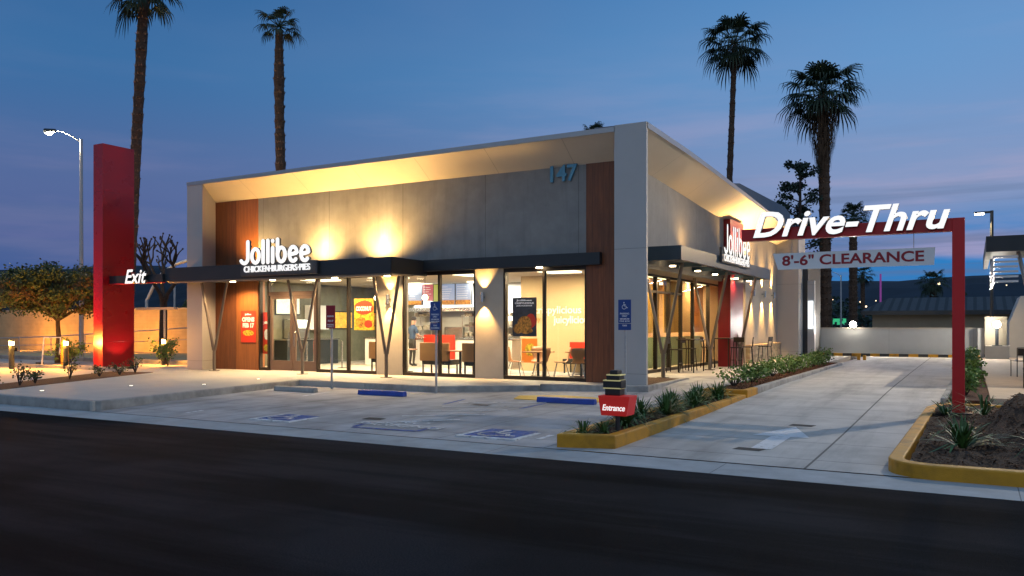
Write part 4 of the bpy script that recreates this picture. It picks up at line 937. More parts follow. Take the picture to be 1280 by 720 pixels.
# ------------------------------------------------------------------ back of the site
s = thing('boundary_wall', 'pale painted wall closing the end of the drive lane', 'wall', (-3, 44.2, 0))
B().box(-7.1, 44.1, -.1, .18, 44.35, 1.34).build('wall', m_whitewall, s); B().box(-7.1, 44.06, 1.34, .2, 44.39, 1.40).build('coping', m_beige, s)
B().box(.18, 43.0, -.1, .42, 44.39, 1.38).build('return_wall', m_whitewall, s)
s = thing('concrete_block', 'low pale concrete block carrying the bright bollard lamp', 'plinth', (.75, 41.7, 0))
B().box(.45, 41.4, -.1, 1.35, 42.3, .62).build('block', m_beige, s); B().box(.45, 42.4, -.1, 1.3, 42.6, 1.9).build('rear_panel', m_dimwall, s)
s = thing('bollard_lamp', 'dark bollard lamp with a white glare on the concrete block', 'bollard lamp', (.9, 41.75, .62))
B().tube([(.9, 41.7, .66), (.9, 41.7, 1.45)], .07, 10).build('shaft', m_dark, s); B().box(.7, 41.5, .62, 1.1, 41.9, .66).build('base', m_dark, s)
B().ball((.9, 41.62, 1.55), .15, 10).build('lens', m_bulbW, s); lamp('POINT', (.72, 41.4, 1.55), 150, NEUT, s, size=.08)
s = thing('wall_floodlight', 'bright floodlight with white glare on top of the pale boundary wall', 'floodlight', (-5.2, 44.0, 1.45))
B().box(-5.3, 43.95, 1.40, -5.1, 44.1, 1.55).build('housing', m_dark, s); B().ball((-5.2, 43.93, 1.56), .16, 10).build('lens', m_bulbW, s)
lamp('SPOT', (-5.2, 43.85, 1.46), 1500, NEUT, s, (0.05, -1, -.45), .05, 170, .5); lamp('POINT', (-5.2, 44.4, 1.75), 300, NEUT, s, size=.1)
# striped kerb blocks along the wall
x = -6.9; k = 0
b = B()
while x < .1:
    b.box(x, 43.55, -.02, x + .42, 43.75, .14, k % 2); x += .42; k += 1
for q in range(5): b.box(.1, 42.9 - q * .35, -.02, .28, 43.24 - q * .35, .14, q % 2)
o = b.build('kerb', [m_yel, m_blk]); struct(o)
for x, lb in ((-4.35, 'short yellow post stub standing left in the far lane'), (-4.12, 'short yellow post stub standing right in the far lane')):
    o = B().box(x - .06, 38.6, -.02, x + .06, 38.75, .22).build('lane_marker', m_yel, None); tag(o, lb, 'lane marker', 'yellow lane markers')
s = thing('neighbour_building', 'low long shop building with dark ribbed tile roof behind the boundary wall', 'building', (-2, 62, 0))
B().box(-5.9, 60, -.3, 4, 70, 2.55).build('wall', m_dimwall, s)
b = B().add([(-6.6, 59.3, 2.45), (4.6, 59.3, 2.45), (4.6, 64, 3.45), (-5.2, 64, 3.45), (-6.6, 59.3, 2.35), (4.6, 59.3, 2.35), (4.6, 70, 2.4), (-6.6, 70, 2.4)], [(0, 1, 2, 3), (5, 4, 7, 6), (4, 5, 1, 0), (3, 2, 6, 7), (4, 0, 3, 7), (1, 5, 6, 2)])
b.build('roof', m_tile, s)
b = B(); b.box(-6.5, 59.22, 2.2, 4.5, 59.3, 2.47); b.build('fascia', m_dark, s)
s = thing('white_outbuilding', 'pale outbuilding with slanting roof at the right behind the louvred shelter', 'building', (3.5, 50, 0))
B().ext([(1.6, -.3), (7, -.3), (7, 3.2), (2.1, 3.0), (1.6, 1.6)], 49, 53).build('wall', m_whitewall, s); B().box(2.3, 48.97, .8, 2.9, 49.0, 1.9).build('window', m_teal, s)
# louvred shelter at the right edge
s = thing('louvred_shelter', 'dark roofed shelter with timber louvres and slanted double posts at the right edge', 'shelter', (2, 24, 0))
B().box(.27, 23.0, 3.28, 6, 23.12, 3.66).build('fascia', m_dark, s); b = B(); b.box(.27, 23.12, 3.28, .39, 30, 3.66); b.box(.39, 23.12, 3.6, 6, 30, 3.66); b.build('roof', m_dark, s)
b = B()
for k in range(6): b.box(.42, 23.3 + .0 * k, 2.55 + k * .12, .95, 23.36, 2.6 + k * .12); b.box(.42, 23.36, 2.55 + k * .12, .46, 28, 2.6 + k * .12)
b.build('louvre_screen', m_steel, s)
b = B()
for k in range(6): b.box(1.25, 25.3, 2.5 + k * .13, 5, 25.34, 2.58 + k * .13)
b.build('louvre_screen', mat('timber_slat', (.30, .15, .05), .6, var=.2), s)
for q in (0, .16):
    B().tube([(.95 + q, 23.5, 3.3), (1.62 + q, 23.5, .05)], .045, 8).build('post', m_galv if q == 0 else m_dark, s)
lamp('SPOT', (1.9, 24.4, 3.2), 160, WARM2, s, (0, .3, -1), .06, 140, .6)
# patio chair and table
def pchair(x, y, a, lb):
    s = thing('patio_chair', lb, 'chair', (0, 0, 0), 0, 'thin dark metal patio chairs')
    def pp(bd, nm): o = bd.build(nm, m_frame, None); o.parent = s
    pp(B().box(-.22, -.22, .44, .22, .22, .46), 'seat')
    for i, j in ((-1, -1), (1, -1), (-1, 1), (1, 1)): pp(B().tube([(i * .2, j * .2, 0), (i * .2, j * .2, .45 if j < 0 else .82)], .013, 6), 'leg')
    pp(B().tube([(-.2, .2, .82), (.2, .2, .82)], .013, 6), 'back_frame'); pp(B().box(-.18, .19, .6, .18, .2, .8), 'backrest')
    s.location = (x, y, .05); s.rotation_euler = (0, 0, R(a)); return s
pchair(1.25, 22.6, 80, 'thin dark patio chair at the right edge of the deck, nearer'); pchair(1.2, 27.5, 200, 'thin dark patio chair on the deck, farther back')
s = thing('patio_table', 'dark square patio table on the timber look paving', 'table', (1.9, 25.5, .05)); B().box(1.5, 25.1, .76, 2.3, 25.9, .79).build('tabletop', m_frame, s)
for a in (1.55, 2.25):
    for c in (25.15, 25.85): B().tube([(a, c, .05), (a, c, .76)], .02, 6).build('leg', m_frame, s)
# lamp posts
s = thing('lot_lamp', 'dark lamp post with one bright head above the shelter roof', 'street lamp', (.75, 46, 0))
B().tube([(.78, 46, -.2), (.78, 46, 7.05)], .075, 8).build('post', m_dark, s); b = B(); b.box(.02, 45.85, 6.93, .78, 46.0, 7.02); b.build('head', m_dark, s); B().box(.05, 45.87, 6.88, .45, 45.98, 6.929).build('lens', m_bulbW, s)
lamp('SPOT', (.3, 45.9, 6.8), 1800, WARM2, s, (-.2, -.5, -1), .1, 150, .5)
s = thing('lot_lamp', 'tall dark lamp post with bright head standing beside the deck right of the lane', 'street lamp', (4.2, 23.5, 0))
B().tube([(4.6, 24, -.2), (4.6, 24, 9.7)], .09, 8).build('post', m_dark, s); B().box(3.6, 23.85, 9.6, 4.6, 24.15, 9.72).build('head', m_dark, s); B().box(3.65, 23.88, 9.56, 4.1, 24.12, 9.599).build('lens', m_bulbW, s)
lamp('SPOT', (3.8, 24, 9.5), 3000, (1, .85, .66), s, (-.45, -.75, -1), .07, 140, .4)
def cobra(x, y, h, ax, ay, label, m_=None, r=.11, power=0, col=WARM2, zl=0, group=None):
    s = thing('street_lamp', label, 'street lamp', (x, y, -.2))
    B().tube([(x, y, -.2), (x, y, h)], [r, r * .6], 10).build('pole', m_ or m_galv, s)
    d = Vector((ax, ay, 0)); pts = [Vector((x, y, h - .15)) + d * t + Vector((0, 0, .55 * math.sin(t * PI / 2))) for t in (0, .25, .5, .75, 1)]
    B().tube(pts, .035, 6).build('arm', m_galv, s); e = pts[-1]; u = d.normalized() * .5
    B().tube([e, e + u], [.09, .12], 8).build('head', m_dark, s); c = e + u * .6 + Vector((0, 0, -.13))
    B().ball(c, .13, 8, sz=.5).build('lens', m_bulbW, s)
    if power: lamp('POINT', c + Vector((0, 0, -.15)), power, col, s, size=.15)
cobra(-35.9, 23.46, 10.1, -1.1, -.55, 'tall pale street lamp with curved arm left of the red pylon', power=900, col=(1, .8, .5))
cobra(-44.0, 45.3, 7.1, -.9, -.5, 'distant street lamp with cold white light seen past the wing', power=0)
cobra(-12.6, 96, 7, -1.0, 0, 'distant street lamp by the tall palm trunk behind the building', power=0)
s = thing('signal_mast', 'pale curved traffic mast arm behind the bare tree', 'traffic mast', (-50, 40, 0))
B().tube([(-40.7, 30.5, -.2), (-40.7, 30.5, 2.9), (-40.3, 30.8, 4.0), (-39.9, 31.0, 4.55), (-39.3, 31.4, 5.0), (-38.4, 31.9, 5.3), (-37.6, 32.4, 5.42)], .09, 8).build('arm', m_galv, s); B().tube([(-41.5, 33, -.2), (-41.5, 33, 5.4)], .06, 8).build('pole', m_galv, s)
o = B().box(-14.0, 100, 1.6, -12.6, 100.2, 2.3).build('green_street_sign', m_green_lit); tag(o, 'small green lit sign board low behind the boundary wall', 'sign')
o = B().tube([(-18, 200, 0), (-18, 200, 13)], .2, 8).build('lit_mast', m_purple); tag(o, 'thin pinkish lit mast in front of the far hills', 'mast')
# left: tan wall, railing, bollards, frame, tree
s = thing('garden_wall', 'long tan block wall glowing orange behind the left planting', 'wall', (-45, 30, 0))
B().box(-80, 30, -.2, -27.6, 30.25, 2.40).build('wall', m_amberwall, s); B().box(-80, 29.95, 2.40, -27.6, 30.3, 2.46).build('coping', m_beige, s)
s = thing('metal_railing', 'thin metal handrail climbing along the tan wall', 'railing', (-40, 27, 0))
B().tube([(-52, 27, .7), (-44, 27, .9), (-25, 27, 1.75)], .03, 6).build('top_rail', m_galv, s); B().tube([(-52, 27, .3), (-44, 27, .45), (-25, 27, 1.1)], .02, 6).build('lower_rail', m_galv, s)
for k in range(9): x = -50 + 3 * k; zt = .75 + (max(x, -44) + 44) * .0447 + .15; B().tube([(x, 27, -.1), (x, 27, zt)], .025, 6).build('baluster', m_galv, s)
s = thing('slab_sign', 'flat pale board on a post in front of the tan wall near the wing', 'sign', (-28.9, 22.5, 0)); B().tube([(-28.9, 22.5, 0), (-28.9, 22.5, 2.2)], .05, 8).build('post', m_galv, s); B().box(-30.6, 22.4, 2.15, -28.2, 22.6, 2.25).build('board', m_beige, s)
def bollard(x, y, p, label):
    s = thing('bollard_lamp', label, 'bollard lamp', (x, y, 0), 0, 'amber bollard lamps')
    B().tube([(x, y, -.05), (x, y, .82)], .085, 12).build('shaft', m_dark, s); B().tube([(x, y, .82), (x, y, .95)], .07, 12).build('lens', m_bulbA, s); B().tube([(x, y, .95), (x, y, 1.0)], .095, 12).build('cap', m_dark, s)
    lamp('POINT', (x, y - .14, .9), p, SOD, s, size=.1)
bollard(-29.0, 16.4, 420, 'amber bollard lamp at the left picture edge'); bollard(-27.5, 17.4, 420, 'amber bollard lamp just left of the red pylon'); bollard(-26.9, 20.9, 420, 'amber bollard lamp between the red pylon and the wing')
for x, y, p in ((-48.5, 27.6, 750), (-43.6, 27.6, 750), (-39.2, 27.6, 650)):  # floodlights added to turn the tan wall orange, no such lamps known
    s = thing('ground_flood_or_fill', {-43.6: 'added low amber floodlight at the middle of the tan wall', -48.5: 'added low amber floodlight at the far left of the tan wall', -39.2: 'added low amber floodlight by the bare tree'}[x] , 'floodlight', (x, y, 0), 0, 'amber floodlights added at the foot of the tan wall')
    B().box(x - .12, y - .08, .0, x + .12, y + .08, .22).build('housing', m_dark, s); lamp('SPOT', (x, y + .1, .25), p, SOD, s, (0, 1, .45), .1, 165, .6)
s = thing('ground_flood_or_fill', 'small ground light at the foot of the red pylon', 'floodlight', (-25.6, 18.5, 0)); B().box(-25.7, 18.4, .0, -25.5, 18.6, .08).build('housing', m_dark, s); lamp('SPOT', (-25.65, 18.5, .12), 60, (1, .75, .5), s, (-.35, 0, 1), .05, 90, .6)
s = thing('ground_flood_or_fill', 'added small amber ground light aimed up into the leafy tree', 'floodlight', (-31.2, 18.7, 0)); B().box(-31.3, 18.6, 0, -31.1, 18.8, .1).build('housing', m_dark, s); lamp('SPOT', (-31.2, 18.7, .15), 260, SOD, s, (-.3, .35, 1), .08, 120, .8)  # invented light that warms the leafy crown from below
s = thing('bike_rack', 'white tubular frame standing under the leafy tree', 'bike rack', (-30.5, 18.6, 0)); B().tube([(-30.9, 18.6, 0), (-30.75, 18.6, 1.05), (-30.2, 18.9, 1.05), (-30.25, 18.9, .4)], .03, 8).build('frame', m_signwhite, s)
s = thing('yellow_bollard', 'thick yellow safety bollard left of the red pylon', 'bollard', (-28.3, 17.6, 0)); B().tube([(-28.35, 17.9, -.05), (-28.35, 17.9, .95), (-28.35, 17.9, 1.0)], [.13, .13, .09], 12).build('post', m_yel, s)

# ------------------------------------------------------------------ vegetation
def leafcards(b, c, n, rad, size, m=0, flat=.6, rr=rnd):
    for _ in range(n):
        d = Vector((rr.gauss(0, 1), rr.gauss(0, 1), rr.gauss(0, 1) * flat)); d = d.normalized() * rad * rr.random() ** .45
        p = Vector(c) + d; u = Vector((rr.uniform(-1, 1), rr.uniform(-1, 1), rr.uniform(-.6, .6))).normalized() * size * rr.uniform(.6, 1.3); w_ = u.orthogonal().normalized() * size * .42
        w_ = (Matrix.Rotation(rr.uniform(0, 2 * PI), 3, u) @ w_)
        b.add([p, p + u * .5 + w_, p + u, p + u * .5 - w_], [(0, 1, 2, 3)], m)
def palm(x, y, z0, zc, r0, r1, fl, nf, label, lean=(0, 0), skirt=0, droop=1., wig=0., seed=1, bare=False):
    rr = random.Random(seed); s = thing('palm_tree', label, 'palm tree', (x, y, z0))
    h = zc - z0; n = 46; pts = []; rs = []
    for i in range(n + 1):
        t = i / n; pts.append((x + lean[0] * t + wig * math.sin(t * 5), y + lean[1] * t, z0 + h * t))
        rs.append((r0 + (r1 - r0) * t) * (1 + .10 * (i % 2) + rr.uniform(-.06, .06)) * (1 + (.18 * math.exp(-((t - .86) / .08) ** 2) if bare else 0)))
    b = B().tube(pts, rs, 9)
    tp = Vector(pts[-1])
    for i in range(int(h * 60)):   # old leaf boots
        t = rr.random() ** .8; a = rr.uniform(0, 2 * PI); k = min(n, int(t * n)); p = Vector(pts[k]); rad = rs[k]
        d = Vector((math.cos(a), math.sin(a), 0)); q = p + d * rad * .9; e = q + d * rad * rr.uniform(.15, .45) + Vector((0, 0, rr.uniform(.05, .2) * (1 if not skirt else 1))); sd = Vector((-d.y, d.x, 0)) * rad * .22
        b.add([q - sd, q + sd, e], [(0, 1, 2)], 1 if rr.random() < .6 else 0)
    b.build('trunk', [m_bark, m_boot], s)
    b = B()
    for k in range(nf):
        el = R(84) - (k / nf) ** .8 * R(112) * droop; az = k * 2.399 + rr.uniform(-.3, .3)
        d = Vector((math.cos(az) * math.cos(el), math.sin(az) * math.cos(el), math.sin(el))); L_ = fl * rr.uniform(.75, 1.08) * (.75 if el > R(60) else 1)
        base = tp + Vector((0, 0, .2)); mid = base + d * L_ * .52; b.tube([base, base + d * L_ * .3, mid], [.035, .025, .016], 4, 0, False)
        sd = d.cross(Vector((0, 0, 1))).normalized(); upv = sd.cross(d).normalized()
        nb = 15
        for q in range(nb):
            a = (q / (nb - 1) * 2 - 1) * R(88); bd = (d * math.cos(a) + sd * math.sin(a)).normalized(); bl = L_ * .5 * (1 - .25 * abs(a)) * rr.uniform(.85, 1.1)
            p0 = mid; p1 = mid + bd * bl * .5 + upv * .04; p2 = mid + bd * bl * .85 + Vector((0, 0, -bl * .18)); p3 = mid + bd * bl * 1.0 + Vector((0, 0, -bl * rr.uniform(.4, .75)))
            w_ = (bd.cross(upv)).normalized() * fl * .020
            b.add([p0 - w_ * .4, p0 + w_ * .4, p1 + w_, p1 - w_, p2 + w_ * .8, p2 - w_ * .8, p3], [(0, 1, 2, 3), (3, 2, 4, 5), (5, 4, 6)])
    b.build('crown', m_palm, s)
    if skirt:
        b = B()
        for _ in range(int(900 * skirt)):
            a = rr.uniform(0, 2 * PI); t = rr.random(); rad = fl * (.36 * (1 - t) + .10) * rr.uniform(.6, 1.1); p = tp + Vector((math.cos(a) * rad, math.sin(a) * rad, .1 - t * 3.4 * skirt)); l_ = rr.uniform(.4, 1.0)
            e = p + Vector((math.cos(a) * .12 * rr.uniform(-1, 1), math.sin(a) * .12, -l_)); sd = Vector((-math.sin(a), math.cos(a), 0)) * .03
            b.add([p - sd, p + sd, e], [(0, 1, 2)])
        b.build('dead_frond_skirt', m_dead, s)
    return s
palm(-32.35, 23.15, -.2, 15.9, .25, .18, 2.0, 26, 'tall palm with rough trunk right behind the red pylon, crown cut by the top edge', lean=(.75, .4), bare=True, seed=3, droop=1.25)
palm(-33.0, 33.0, -.2, 17.6, .34, .2, 1.55, 20, 'tall palm with bulging rough trunk rising over the left roof', lean=(.1, 0), wig=.12, bare=True, seed=5, droop=1.1)
palm(-18.6, 70.0, -.2, 25.2, .30, .2, 3.4, 38, 'tallest thin trunked palm rising behind the right roof slope', lean=(1.0, 0), seed=8, droop=1.2, skirt=.5)
palm(-9.3, 63.4, -.2, 18.2, .42, .34, 3.4, 44, 'thick palm with brown hanging dead fronds above the Drive-Thru letters', lean=(-.25, 0), seed=11, skirt=1.6, droop=1.15)
palm(-8.9, 75.2, -.2, 10.6, .36, .30, 1.75, 34, 'lower palm with arching crown just right of the thick palm', seed=14, droop=1.1)
palm(-27.0, 62, -.2, 16.7, .3, .25, 1.7, 20, 'palm whose crown tip just shows over the corner pillar', seed=17)
palm(-4.6, 120, -.2, 7.0, .4, .35, 2.4, 34, 'small distant palm in front of the dark hills, mid lane', seed=19, droop=1.3)
palm(7.6, 110, -.2, 6.4, .4, .35, 2.3, 30, 'small distant palm in front of the dark hills near the lamp post', seed=23, droop=1.3)
palm(-13.0, 120, -.2, 8.2, .3, .25, 1.9, 26, 'small distant palm left of the pinkish mast', seed=29, droop=1.3)
# bare pollarded tree
def bare(x, y, h, label, seed=4):
    rr = random.Random(seed); s = thing('bare_tree', label, 'tree', (x, y, 0)); b = B()
    def br(p, d, l_, r, lv):
        e = p + d * l_; mid = (p + e) / 2 + Vector((rr.uniform(-1, 1), rr.uniform(-1, 1), 0)) * l_ * .08
        b.tube([p, mid, e], [r, r * .85, r * .7], 6)
        if lv == 0: b.ball(e, r * 1.5, 6); return
        for k in range(3 if lv > 1 else 2 + (rr.random() < .5)):
            nd_ = (d + Vector((rr.uniform(-1, 1), rr.uniform(-1, 1), rr.uniform(-.15, .7))) * .85).normalized(); br(e, nd_, l_ * rr.uniform(.62, .85), r * .66, lv - 1)
    b2 = B().tube([(x, y, -.2), (x + .05, y, h * .42)], [.2, .17], 8); b2.build('trunk', m_bark2, s)
    for k in range(3): br(Vector((x + .05, y, h * .40)), Vector((math.cos(k * 2.1 + .4) * .5, math.sin(k * 2.1 + .4) * .4, .85)).normalized(), h * .22, .12, 3)
    b.build('limbs', m_bark2, s)
bare(-34.3, 26.6, 6.1, 'bare pollarded tree with knuckled branches between the red pylon and the wing')
# leafy tree on the left
def broad(x, y, h, cr, label, seed, n=70, lm=(m_leaf, m_leafR), cz=None, flat=.55, size=.115, nl=120, th=.12):
    rr = random.Random(seed); s = thing('leafy_tree', label, 'tree', (x, y, 0)); b = B(); c = Vector((x, y, cz or h * .72)); lf = B()
    b.tube([(x, y, -.2), (x + .08, y, h * .25), (x - .02, y, h * .5)], [th, th * .8, th * .6], 8); tr = B()
    for k in range(n):
        a = rr.uniform(0, 2 * PI); q = rr.random() ** .5; zz = rr.uniform(-1, 1)
        p = c + Vector((math.cos(a) * q * cr, math.sin(a) * q * cr, zz * h * .25 * math.sqrt(max(.05, 1 - q * q * .85))))
        leafcards(lf, p, nl, cr * .21, size, 1 if rr.random() < .3 else 0, rr=rr, flat=flat)
        if k % 5 == 0: tr.tube([(x, y, h * .42), tuple((Vector((x, y, h * .5)) + p) / 2), tuple(p)], [.05, .035, .015], 5)
    b.v += []; b.build('trunk', m_bark2, s); tr.build('limbs', m_bark2, s); lf.build('crown', list(lm), s)
broad(-32.0, 19.9, 4.0, 1.9, 'leafy tree with low dense crown against the tan wall at the left', 6, n=130, cz=2.95)
broad(-37.3, 19.5, 4.2, 2.2, 'leafy tree cut by the left picture edge', 9, cz=2.9)
broad(-40.0, 34.5, 3.2, 1.7, 'dark leafy tree beyond the tan wall behind the bare tree', 12, cz=2.6, lm=(m_leaf, m_leaf))
# sparse conifer
rr = random.Random(31); s = thing('conifer_tree', 'dark sparse conifer with tufted branches left of the thick palm', 'tree', (-11.0, 62.6, 0))
b = B().tube([(-11, 62.6, -.2), (-11, 62.6, 13.4)], [.25, .06], 8); b.build('trunk', m_bark2, s); b = B(); lf = B()
for k in range(46):
    zz = 3.5 + 9.8 * (k / 46) + rr.uniform(-.2, .2); a = rr.uniform(0, 2 * PI); l_ = (2.0 if zz < 9 else 1.6) * rr.uniform(.5, 1.1) * (1 - .45 * max(0, zz - 11) / 2.6)
    e = Vector((-11 + math.cos(a) * l_, 62.6 + math.sin(a) * l_, zz + rr.uniform(.1, .6))); b.tube([(-11, 62.6, zz - .3), tuple((Vector((-11, 62.6, zz - .2)) + e) / 2), tuple(e)], [.06, .04, .02], 5)
    for t in (.55, .8, 1.): leafcards(lf, Vector((-11, 62.6, zz - .1)).lerp(e, t), 46, .36, .20, 0, .7, rr)
b.build('limbs', m_bark2, s); lf.build('crown', m_pine, s)
# strap leaved clumps
def clump(x, y, z0, r, label, group, seed, n=46, h=.32, m_=None):
    rr = random.Random(seed); b = B()
    for k in range(n):
        a = rr.uniform(0, 2 * PI); el = rr.uniform(.35, 1.45); l_ = r * rr.uniform(.75, 1.25); d = Vector((math.cos(a), math.sin(a), 0)); w_ = Vector((-d.y, d.x, 0)) * rr.uniform(.010, .017)
        pr = Vector((x, y, z0)) + d * rr.uniform(0, .05); prev = None; ps = []
        for t in (0, .33, .66, 1): ps.append(pr + d * l_ * math.cos(el) * t * (1 + .3 * t) + Vector((0, 0, 1)) * (h * 1.6 * math.sin(el) * t - h * 1.0 * t * t * rr.uniform(.5, 1.1)))
        b.add([ps[0] - w_ * .7, ps[0] + w_ * .7, ps[1] + w_, ps[1] - w_, ps[2] + w_ * .9, ps[2] - w_ * .9, ps[3]], [(0, 1, 2, 3), (3, 2, 4, 5), (5, 4, 6)])
    o = b.build('strap_leaf_clump', m_ or m_blade); tag(o, label, 'plant', group); return o
g_ = 'strap leaved clumps in the yellow kerbed island before the lot'
words_ = ['nearest the kerb point', 'second from the kerb point', 'right behind the Entrance sign post', 'third along behind the Entrance sign', 'fourth along, mid island', 'fifth along, in the denser half', 'sixth along, in the denser half', 'seventh along, before the far kerb', 'farthest along, against the grey bed kerb']
pos = [(-4.85, 10.75), (-4.62, 10.95), (-4.68, 11.9), (-4.8, 12.9), (-4.66, 13.8), (-4.82, 14.6), (-4.66, 15.4), (-4.84, 16.3), (-4.68, 17.2)]
for i, ((x, y), w_) in enumerate(zip(pos, words_)): clump(x, y, -.05, .46 if i > 1 else .32, 'dark green strap leaf clump ' + w_, g_, 40 + i, n=120 if i > 1 else 40, h=.42 if i > 1 else .25)
clump(-.42, 16.2, -.05, .5, 'pale green strap clump at the foot of the red post, left side', 'strap clumps in the right island', 60, n=40, h=.3)
clump(.15, 15.9, -.0, .5, 'strap clump right of the red post', 'strap clumps in the right island', 61, n=34, h=.45)
clump(-.12, 11.9, -.05, .55, 'large arching grass clump near the rounded yellow kerb corner', 'strap clumps in the right island', 62, n=90, h=.45)
clump(.75, 11.6, .02, .38, 'small strap clump at the right picture edge', 'strap clumps in the right island', 63, n=34, h=.34)
clump(-.3, 17.5, -.03, .4, 'strap clump just behind the red post', 'strap clumps in the right island', 64, n=34, h=.3)
# rocks of turned earth on the mound handled by the sheet; leafy shrubs
def shrub(x, y, z0, w_, h, label, group, seed, n=230, size=.075, m_=None, stems=True):
    rr = random.Random(seed); s = thing('leafy_shrub', label, 'shrub', (x, y, z0), 0, group); b = B(); lf = B()
    for k in range(9):
        a = rr.uniform(0, 2 * PI); q = rr.uniform(.3, 1) * w_ * .5; e = Vector((x + math.cos(a) * q, y + math.sin(a) * q, z0 + h * rr.uniform(.55, 1)))
        b.tube([(x, y, z0 - .02), tuple((Vector((x, y, z0)) + e) / 2 + Vector((0, 0, .05))), tuple(e)], [.012, .009, .005], 5)
        leafcards(lf, e, n // 9, w_ * .22, size, 0, .8, rr); leafcards(lf, Vector((x, y, z0)).lerp(e, .6), n // 18, w_ * .2, size, 0, .8, rr)
    b.build('stems', m_bark2, s); lf.build('leaves', m_ or m_shrub, s); return s
g_ = 'leafy shrubs in the mulch bed by the side patio'
for i in range(10):
    shrub(-4.95 + .1 * math.sin(i * 2), 19.6 + i * 1.5, .06, .8, .40 + .07 * math.sin(i * 3), 'leafy shrub number ' + ['one, sparse at the near end', 'two', 'three', 'four', 'five', 'six', 'seven', 'eight', 'nine', 'ten, at the far end'][i] + ' of the bed row', g_, 80 + i, n=260 if i else 150)
g_ = 'leafy shrubs in the hedge row beside the deck'
for i in range(12):
    shrub(-.14 + .05 * math.sin(i * 2), 19.8 + i * 1.9, .03, .62, .44, 'leafy shrub ' + ['at the near end', 'second', 'third', 'fourth', 'fifth', 'sixth', 'seventh', 'eighth', 'ninth', 'tenth', 'eleventh', 'at the far end'][i] + ' of the hedge row between lane and deck', g_, 100 + i, n=300)
g_ = 'young shrubs in the left planting strip'
for i, (x, y) in enumerate([(-20.1, 10.9), (-20.7, 11.9), (-21.2, 12.6), (-21.8, 13.9), (-22.4, 15.2), (-22.6, 16.0), (-23.1, 16.9)]):
    shrub(x, y, .02, .5, .5 if i in (1, 3, 6) else .3, 'young sparse shrub ' + ['at the left picture edge', 'tall and thin, second from the left edge', 'low, third from the left edge', 'fourth from the left edge', 'low and spread, fifth from the left edge', 'sixth from the left edge, near the pylon', 'thin, nearest the building wing'][i], g_, 130 + i, n=90, size=.06, m_=m_leaf)
for x, y, lb in ((-25.9, 20.3, 'rounded yellow lit shrub right of the red pylon'), (-29.4, 18.6, 'yellow lit shrub left of the yellow bollard'), (-31.6, 20.2, 'bushy undergrowth at the foot of the leafy tree'), (-27.9, 21.6, 'yellow lit shrub behind the red pylon')):
    shrub(x, y, 0, 1.0, .9, lb, 'shrubs on the dry ground by the tan wall', 150 + int(-x), n=260, size=.09)

# small lights set flush in the walkway, mulch chips
for x, y, lb in ((-18.6, 11.2, 'at the left picture edge'), (-18.2, 13.2, 'second from the left'), (-17.0, 14.4, 'third from the left near the kerb'), (-17.4, 16.6, 'nearest the wood panel')):
    s = thing('ground_light', 'tiny round light set in the walkway ' + lb, 'ground light', (x, y, 0), 0, 'tiny lights set flush in the walkway')
    B().disc((x, y, .0), .06, 'z', .012, 14).build('rim', m_steel, s); B().disc((x, y, .012), .045, 'z', .003, 14).build('lens', mat('ground_lens', (1, 1, 1), .5, emit=(1, .85, .6), es=4, bump=0), s)
def chips(name, n, place, sz, m_):
    b = B(); rr = random.Random(77)
    for _ in range(n):
        x, y, z_ = place(rr); p = Vector((x, y, z_ + sz * .3)); u = Vector((rr.uniform(-1, 1), rr.uniform(-1, 1), rr.uniform(-.4, .4))).normalized() * sz * rr.uniform(.5, 1.5); w_ = u.cross(Vector((rr.uniform(-.5, .5), rr.uniform(-.5, .5), 1))).normalized() * sz * rr.uniform(.2, .45); t = Vector((0, 0, sz * .25))
        b.add([p - u - w_, p + u - w_ * .6, p + u + w_, p - u + w_ * .7, p + t], [(0, 1, 4), (1, 2, 4), (2, 3, 4), (3, 0, 4)])
    o = b.build(name, m_); o['kind'] = 'stuff'; return o
def pl_island(rr):
    x = rr.uniform(-.6, 2.5); y = rr.uniform(10.35, 18.3); return x, y, moundz(x, y)
chips('mulch_chips', 9000, pl_island, .028, mat('bark_chip', (.11, .055, .028), .95, var=.7, scale=30, bump=0))
chips('mulch_chips', 5000, lambda rr: (rr.uniform(-5.15, -4.5), rr.uniform(18.4, 33.6), .06), .03, mat('red_bark_chip', (.12, .05, .022), .95, var=.6, scale=30, bump=0))
chips('mulch_chips', 1500, lambda rr: (rr.uniform(-4.95, -4.45), rr.uniform(10.6, 18), -.045), .026, mat('bark_chip'))

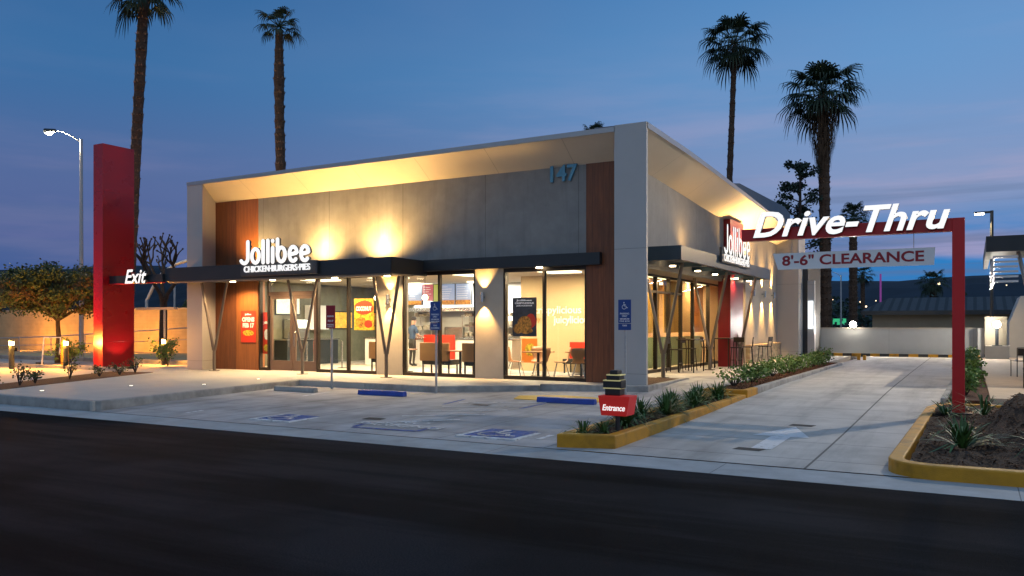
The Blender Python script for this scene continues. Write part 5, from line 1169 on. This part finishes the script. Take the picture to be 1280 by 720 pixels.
# drinks station and queue posts behind the entrance
s = thing('drinks_station', 'steel and dark drinks station seen through the double doors', 'drinks station', (-22.4, 23.8, 0))
B().box(-22.85, 22.6, 0, -22.2, 25.4, .95).build('cabinet', m_dark, s); B().box(-22.87, 22.55, .95, -22.15, 25.45, 1.0).build('counter_top', m_steel, s)
B().box(-22.8, 23.0, 1.0, -22.3, 23.9, 1.75).build('dispenser', m_steel, s, bevel=.03); B().box(-22.295, 23.05, 1.4, -22.28, 23.85, 1.72).build('lit_front', mat('lit_front', (.8, .8, .8), .5, emit=(.7, .9, .8), es=.9, bump=0), s)
B().box(-22.85, 24.2, 1.35, -22.6, 25.3, 2.3).build('upper_cabinet', m_intwhite, s)
for x, y, lb in ((-20.3, 21.6, 'chrome queue post just inside the left door'), (-19.4, 22.4, 'chrome queue post just inside the right door'), (-20.9, 22.6, 'chrome queue post in front of the drinks station')):
    s = thing('queue_post', lb, 'queue post', (x, y, 0), 0, 'chrome queue posts'); B().tube([(x, y, .02), (x, y, .95)], .03, 8).build('post', m_steel, s); B().disc((x, y, .006), .16, 'z', .02, 16).build('base', m_dark, s)

# far tree mass below the hills at the end of the lane
rr = random.Random(91); lf = B()
for k in range(120):
    x = rr.uniform(-34, 14); y = rr.uniform(92, 118); zz = rr.uniform(.5, 3.6 + 1.6 * math.sin(x * .5) * math.sin(x * .17))
    leafcards(lf, (x, y, zz), 60, 1.5, .55, 0, .7, rr)
o = lf.build('far_trees', m_pine); o['kind'] = 'stuff'

# food panels and drinks board, glow added to brighten the entrance bay
for y0, y1, z0, z1, m_, lb in ((25.8, 27.0, 1.40, 2.05, mat('glow_food_panel', (.7, .35, .05), .5, emit=(1, .55, .06), es=.55, var=.6, scale=9, bump=0), 'yellow food panel with added glow on the green wall behind the entrance'),
                              (27.3, 28.6, 1.40, 2.05, mat('glow_orange_panel', (.7, .2, .05), .5, emit=(1, .28, .05), es=.5, var=.6, scale=9, bump=0), 'orange food panel with added glow at the far end of the green wall'),
                              (22.7, 23.9, 1.95, 2.6, mat('glow_white_board', (.8, .8, .7), .5, emit=(.85, .9, .75), es=.6, var=.2, scale=9, bump=0), 'white drinks board with added glow above the drinks station')):
    s = thing('glow_panel', lb, 'glowing panel', (-22.86, (y0 + y1) / 2, z0)); B().box(-22.895, y0, z0, -22.84, y1, z1).build('panel', m_, s); B().box(-22.897, y0 - .05, z0 - .05, -22.86, y1 + .05, z1 + .05).build('housing', m_dark, s)
